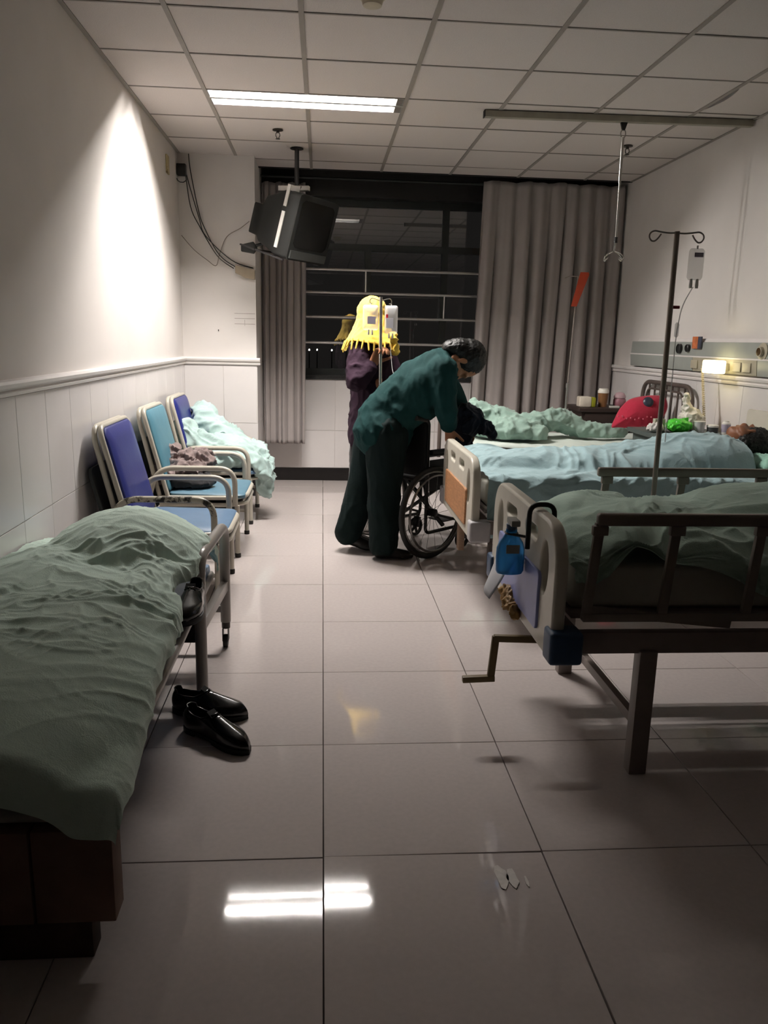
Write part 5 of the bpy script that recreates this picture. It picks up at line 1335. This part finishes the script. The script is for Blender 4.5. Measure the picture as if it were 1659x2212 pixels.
o = thing('picture_card', 'small orange and dark card stuck on the bed head panel', 'card', (2.67, 5.55, 1.36))
MB().box((2.678, 5.585, 1.395), (0.012, 0.085, 0.085)).build('card', M('orange card', (0.74, 0.42, 0.26), rough=0.6, var=0.3, scale=30), o, bevel=0.001); MB().box((2.678, 5.518, 1.395), (0.012, 0.045, 0.085)).build('dark_strip', M('dark blue card', (0.25, 0.26, 0.32), rough=0.6, var=0.3, scale=30), o, bevel=0.001)
# glowing bedside lamp
bl = thing('bedside_lamp', 'glowing square bedside lamp with a coiled cord on the bed head panel', 'lamp', (2.62, 5.14, 1.2))
m_lamp = M_emit('warm lamp shade', (1.0, 0.93, 0.70), HEAD_LAMP_POWER)
MB().span((2.565, 5.02, 1.195), (2.632, 5.225, 1.282)).build('shade', m_lamp, bl, bevel=0.014, seg=3)
MB().span((2.632, 5.08, 1.215), (2.684, 5.17, 1.262)).build('lamp_mount', m_pan2, bl, bevel=0.004)
MB().tube([(2.60 + 0.008 * cos(k * 0.8), 5.285 - 0.0005 * k + 0.010 * sin(k * 0.8) , 1.225 - 0.0016 * k) for k in range(240)], 0.0028, 5).build('coiled_cord', M('cream coiled cord', (0.80, 0.74, 0.58), rough=0.5), bl)
MB().tube([(2.605, 5.20, 1.25), (2.602, 5.285, 1.232)], 0.004, 6).build('cord_stub', m_pan2, bl)

# bedside tables and things on them ---------------------------------------------
m_dkw = M('dark stained wood', (0.20, 0.155, 0.14), rough=0.45, var=0.2, scale=12, stretch=(1, 1, 5))
cb = thing('bedside_cabinet', 'dark wooden bedside cabinet under the wide curtain', 'cabinet', (2.43, 6.78, 0))
MB().span((2.22, 6.60, 0.02), (2.66, 6.98, 0.80)).build('body', m_dkw, cb, bevel=0.004); MB().span((2.19, 6.57, 0.80), (2.69, 7.0, 0.835)).build('top', m_dkw, cb, bevel=0.006)
dw = MB().span((2.245, 6.585, 0.635), (2.635, 6.60, 0.785)).build('drawer', m_dkw, cb, bevel=0.003); MB().bar((2.30, 6.575, 0.635), (2.58, 6.575, 0.635), 0.014).build('handle', m_pole, dw)
MB().span((2.245, 6.585, 0.06), (2.635, 6.60, 0.62)).build('door', m_dkw, cb, bevel=0.003)
tp = thing('tissue_pack', 'white and yellow tissue pack on the dark cabinet', 'tissue pack', (2.28, 6.70, 0.835))
MB().span((2.21, 6.64, 0.836), (2.315, 6.74, 0.925)).build('white_end', M('white soft pack', (0.86, 0.82, 0.76), rough=0.6), tp, bevel=0.014); MB().span((2.312, 6.645, 0.836), (2.355, 6.735, 0.920)).build('yellow_end', M('yellow green pack', (0.60, 0.60, 0.14), rough=0.6), tp, bevel=0.012)
cu = thing('paper_cup', 'tall brown cup with a white lid on the dark cabinet', 'cup', (2.44, 6.72, 0.835))
MB().lathe([(0.034, 0.001), (0.045, 0.125)], (2.44, 6.72, 0.835), 20).build('cup', M('brown cup', (0.52, 0.36, 0.22), rough=0.6), cu); MB().lathe([(0.048, 0.120), (0.048, 0.140), (0.040, 0.150), (0.040, 0.158)], (2.44, 6.72, 0.835), 20).build('lid', M('white lid', (0.88, 0.86, 0.82), rough=0.4), cu)
pk = thing('jar', 'pink lidded jar on the dark cabinet behind the red cushion', 'jar', (2.60, 6.76, 0.835))
MB().lathe([(0.045, 0.001), (0.055, 0.02), (0.055, 0.06), (0.046, 0.075)], (2.605, 6.76, 0.835), 18).build('body', M('dull pink plastic', (0.62, 0.42, 0.46), rough=0.5), pk); MB().lathe([(0.052, 0.076), (0.052, 0.095), (0.035, 0.12), (0.012, 0.128)], (2.605, 6.76, 0.835), 18).build('lid', M('pale pink plastic', (0.74, 0.62, 0.64), rough=0.5), pk)
o = MB().span((2.47, 6.60, 0.836), (2.55, 6.64, 0.852)).build('folded_paper', M('folded white paper', (0.8, 0.79, 0.76), rough=0.7), bevel=0.002); setp(o, 'small folded white paper at the front of the dark cabinet', 'paper')

bt = thing('bedside_table', 'grey bedside table between the middle and far beds crowded with small things', 'table', (2.38, 5.12, 0))
m_tabg = M('grey laminate', (0.29, 0.32, 0.31), rough=0.5)
MB().span((2.145, 4.88, 0.775), (2.68, 5.38, 0.805)).build('top', m_tabg, bt, bevel=0.005); MB().span((2.175, 4.92, 0.03), (2.66, 5.34, 0.775)).build('body', m_tabg, bt, bevel=0.004)
ZT = 0.805
gb = MB().ell((2.37, 5.06, ZT + 0.045), (0.085, 0.07, 0.045)).ell((2.33, 5.05, ZT + 0.04), (0.05, 0.05, 0.035)).cap((2.39, 5.07, ZT + 0.06), 0.03, (2.42, 5.07, ZT + 0.085), 0.016)
o = blob('plastic_bag', gb, M('bright green plastic bag', (0.30, 0.78, 0.22), rough=0.35, var=0.12), None, 0.006, 3, wr=0.014, wf=24, z=3, fn=lambda c: np.column_stack([c[:, 0], c[:, 1], np.maximum(c[:, 2], ZT + 0.001)])); setp(o, 'bright green plastic bag on the crowded bedside table', 'plastic bag')
gb = MB().ell((2.52, 5.20, ZT + 0.07), (0.085, 0.08, 0.075)).cap((2.50, 5.20, ZT + 0.12), 0.05, (2.47, 5.20, ZT + 0.185), 0.022).cap((2.47, 5.20, ZT + 0.185), 0.022, (2.47, 5.20, ZT + 0.235), 0.022)
o = blob('plastic_bag', gb, M('thin white plastic bag', (0.86, 0.84, 0.80), rough=0.4, var=0.05), None, 0.006, 3, wr=0.020, wf=20, z=6, fn=lambda c: np.column_stack([c[:, 0], c[:, 1], np.maximum(c[:, 2], ZT + 0.001)])); setp(o, 'white plastic bag with a knotted neck behind the green bag', 'plastic bag')
gb = MB().ell((2.20, 5.05, ZT + 0.03), (0.050, 0.05, 0.032)).ell((2.225, 5.06, ZT + 0.026), (0.04, 0.04, 0.026))
o = blob('tissue', gb, M('crumpled white tissue', (0.84, 0.82, 0.80), rough=0.8), None, 0.005, 2, wr=0.016, wf=30, z=2, fn=lambda c: np.column_stack([c[:, 0], c[:, 1], np.maximum(c[:, 2], ZT + 0.001)])); setp(o, 'crumpled white tissue at the edge of the crowded bedside table', 'tissue')
t = thing('medicine_box', 'small pale carton beside the green bag', 'box', (2.25, 5.10, ZT)); MB().span((2.215, 5.08, ZT + 0.001), (2.285, 5.12, ZT + 0.085)).build('carton', M('pale grey carton', (0.66, 0.65, 0.58), rough=0.7), t, bevel=0.002); MB().box((2.25, 5.079, ZT + 0.045), (0.03, 0.002, 0.04)).build('printed_patch', M('dark olive print', (0.32, 0.31, 0.24), rough=0.7), t)
t = thing('glass_tumbler', 'clear tumbler beside the green bag', 'glass', (2.50, 5.02, ZT)); MB().lathe([(0.030, 0.001), (0.036, 0.075), (0.033, 0.075), (0.027, 0.006)], (2.50, 5.03, ZT), 20).build('tumbler', m_bag, t); MB().lathe([(0.034, 0.075), (0.037, 0.075), (0.037, 0.079), (0.034, 0.079)], (2.50, 5.03, ZT), 20).build('rim', m_plast, t)
t = thing('small_tub', 'dark grey tub with a white lid beside the sleeping patient', 'tub', (2.565, 5.0, ZT)); MB().lathe([(0.034, 0.001), (0.036, 0.045)], (2.575, 5.0, ZT), 18).build('tub', M('dark grey tub', (0.28, 0.29, 0.29), rough=0.5), t); MB().lathe([(0.038, 0.045), (0.038, 0.056), (0.030, 0.060)], (2.575, 5.0, ZT), 18).build('lid', m_plast, t)
t = thing('medicine_bottle', 'white medicine bottle with a grey printed label above the sleeping patient', 'bottle', (2.64, 4.96, ZT)); MB().lathe([(0.026, 0.001), (0.028, 0.006), (0.028, 0.075), (0.018, 0.085), (0.018, 0.092)], (2.645, 4.96, ZT), 18).build('bottle', m_plast, t); MB().lathe([(0.0285, 0.018), (0.0285, 0.068)], (2.645, 4.96, ZT), 18).build('label', m_labp, t)

# red cushion on the far bed
m_redc = M_cloth('crimson quilted cotton', (0.70, 0.17, 0.265), bump=0.2)
rc = thing('cushion', 'crimson cushion with a scalloped dotted hem and round dark badge', 'cushion', (2.44, 5.86, 0.66))
OUT = [(2.205, 0.748), (2.235, 0.825), (2.285, 0.902), (2.365, 0.965), (2.50, 0.992), (2.615, 0.988), (2.640, 0.925), (2.615, 0.855), (2.565, 0.806), (2.48, 0.762), (2.40, 0.752), (2.30, 0.748)]
def q2(x, z, th=0.0): return Vector((x, 5.86 + 0.42 * (z - 0.86) - 0.10 * (x - 2.36), z - 0.075 * (x > 9))) + Vector((-0.1, -0.9, 0.4)).normalized() * th
n_o = len(OUT); fine = []
for i in range(n_o):
    a, b, c, d = [Vector(OUT[(i + k) % n_o] + (0,)) for k in (-1, 0, 1, 2)]
    for k in range(6):
        t = k / 6; p = 0.5 * ((2 * b) + (c - a) * t + (2 * a - 5 * b + 4 * c - d) * t * t + (3 * b - a - 3 * c + d) * t ** 3)
        fine.append((p.x, p.y + (0.008 * abs(sin(k / 6 * pi * 1.0)) if i in (8, 9, 10, 11) else 0)))
cx_, cz_ = 2.43, 0.875
def th_(x, z, s): return 0.062 * (1 - s ** 2.4)
nu, nv = len(fine), 14
rows = []
for sgn in (1, -1):
    P = np.zeros((nu, nv, 3))
    for i, (x, z) in enumerate(fine):
        for j in range(nv):
            s_ = 1 - j / (nv - 1) * 0.999
            P[i, j] = q2(cx_ + (x - cx_) * s_, cz_ + (z - cz_) * s_, sgn * th_(0, 0, s_))
    rows.append(P)
Pm = np.concatenate([rows[0][:, ::-1], rows[1][:, 1:]], 1)
link('cover', grid_mesh(Pm, 'cover', True), m_redc, rc)
m_lace = M('pink lace', (0.84, 0.40, 0.48), rough=0.8)
for k in range(9):
    x = 2.245 + k * 0.031; z = 0.818 - 0.022 * sin(k / 8 * pi) + (0.010 if k % 2 else 0); s_ = 0.72
    MB().ell(q2(x, z, th_(0, 0, 0.62) + 0.006), (0.0065, 0.004, 0.007), None, 8, 6).build('lace_dot', m_lace, rc)
p = q2(2.475, 0.925, 0.050); MB().lathe([(0.034, 0), (0.040, 0.010), (0.032, 0.020), (0.014, 0.024)], p, 20, (-0.1, -0.9, 0.4)).build('badge', M('dark slate badge', (0.20, 0.22, 0.28), rough=0.35), rc)

# things hooked on the nearest bed --------------------------------------------------
t = thing('sanitiser_bottle', 'blue sanitiser bottle in a black hook hung on the nearest foot panel', 'bottle', (0.66, 2.60, 0.57))
m_blu = M('clear blue liquid', (0.30, 0.68, 1.0), rough=0.20, trans=0.5, ior=1.33, var=0.05)
bxs, bys, bz0_ = 0.648, 2.560, 0.585
sec = [(0.022, 0.000), (0.036, 0.003), (0.040, 0.012), (0.041, 0.05), (0.040, 0.085), (0.034, 0.105), (0.020, 0.128), (0.016, 0.136), (0.016, 0.148)]
vs = []; fs = []; k = 24
for r, z in sec:
    for j in range(k):
        a = 2 * pi * j / k; vs.append((bxs + 1.22 * r * cos(a), bys + 0.80 * r * sin(a), bz0_ + z * 1.08))
for i in range(len(sec) - 1):
    for j in range(k): fs.append((i * k + j, i * k + (j + 1) % k, (i + 1) * k + (j + 1) % k, (i + 1) * k + j))
fs += [tuple(range(k - 1, -1, -1)), tuple((len(sec) - 1) * k + j for j in range(k))]
MB().add(vs, fs).build('bottle', m_blu, t)
m_pump = M('grey pump head', (0.50, 0.50, 0.48), rough=0.4)
MB().lathe([(0.018, 0), (0.019, 0.018), (0.012, 0.024)], (bxs, bys, bz0_ + 0.158), 16).build('collar', m_navyb, t)
MB().span((bxs - 0.014, bys - 0.05, bz0_ + 0.176), (bxs + 0.018, bys + 0.022, bz0_ + 0.198)).build('pump_head', m_pump, t, bevel=0.006)
MB().box((bxs, bys - 0.0325, bz0_ + 0.095), (0.046, 0.003, 0.030)).build('label', m_pump, t, bevel=0.001)
m_hook = M('black hook plastic', (0.05, 0.06, 0.06), rough=0.4)
MB().tube(fillet([(0.690, 2.50, 0.690), (0.690, 2.50, 0.842), (0.775, 2.50, 0.842), (0.775, 2.50, 0.745)], 0.035, 6), 0.0085, 10).build('hook', m_hook, t)
MB().tube([(bxs + 0.020 * 1.0 * cos(a * pi / 8), bys + 0.024 * sin(a * pi / 8), bz0_ + 0.145) for a in range(16)], 0.004, 6, closed=True).build('holder_ring', m_hook, t)
MB().tube([(bxs, bys - 0.022, bz0_ + 0.145), (0.690, 2.50, bz0_ + 0.145)], 0.005, 6).build('holder_arm', m_hook, t)
pc = thing('bed_card', 'curled white card hanging behind the blue bottle', 'card', (0.69, 2.70, 0.5))
n1, n2 = 10, 16; P = np.zeros((n1, n2, 3))
for i in range(n1):
    for j in range(n2):
        u, v = i / (n1 - 1), j / (n2 - 1); w_ = 0.16 * (1 - 0.5 * max(0, v - 0.55) / 0.45)
        P[i, j] = (0.690 - 0.095 * v ** 1.4 - 0.012 * sin(u * pi) * v, 2.60 + u * w_ + 0.012 * v, 0.700 - 0.225 * v + 0.03 * v * u)
o = link('sheet', grid_mesh(P, 'sheet'), M('white card', (0.78, 0.78, 0.80), rough=0.5, var=0.02), pc); sm = o.modifiers.new('t', 'SOLIDIFY'); sm.thickness = 0.0015
mb = MB().ell((0.692, 2.735, 0.450), (0.025, 0.05, 0.035)).ell((0.684, 2.68, 0.432), (0.022, 0.05, 0.03)).ell((0.690, 2.62, 0.424), (0.02, 0.03, 0.022))
o = blob('crumpled_wrapper', mb, M('crumpled ochre paper', (0.62, 0.48, 0.28), rough=0.6, var=0.35, scale=25), None, 0.005, 2, wr=0.020, wf=26, z=4); setp(o, 'crumpled ochre wrapper stuck to the lower edge of the nearest foot panel', 'wrapper')

# pencil lines and a nail on the pillar
m_pencil = M('faint pencil', (0.60, 0.57, 0.55), rough=0.9)
for x0_, x1_, z in ((-0.735, -0.565, 1.548), (-0.735, -0.565, 1.508), (-0.735, -0.565, 1.463)):
    MB().span((x0_, PY - 0.0006, z), (x1_, PY, z + 0.004)).build('pencil_line', m_pencil, wp, smooth=False)
MB().span((-0.652, PY - 0.0006, 1.45), (-0.649, PY, 1.50)).build('pencil_line', m_pencil, wp, smooth=False)
MB().span((-0.872, PY - 0.008, 1.402), (-0.866, PY, 1.416)).build('nail', m_blk, wp, smooth=False)
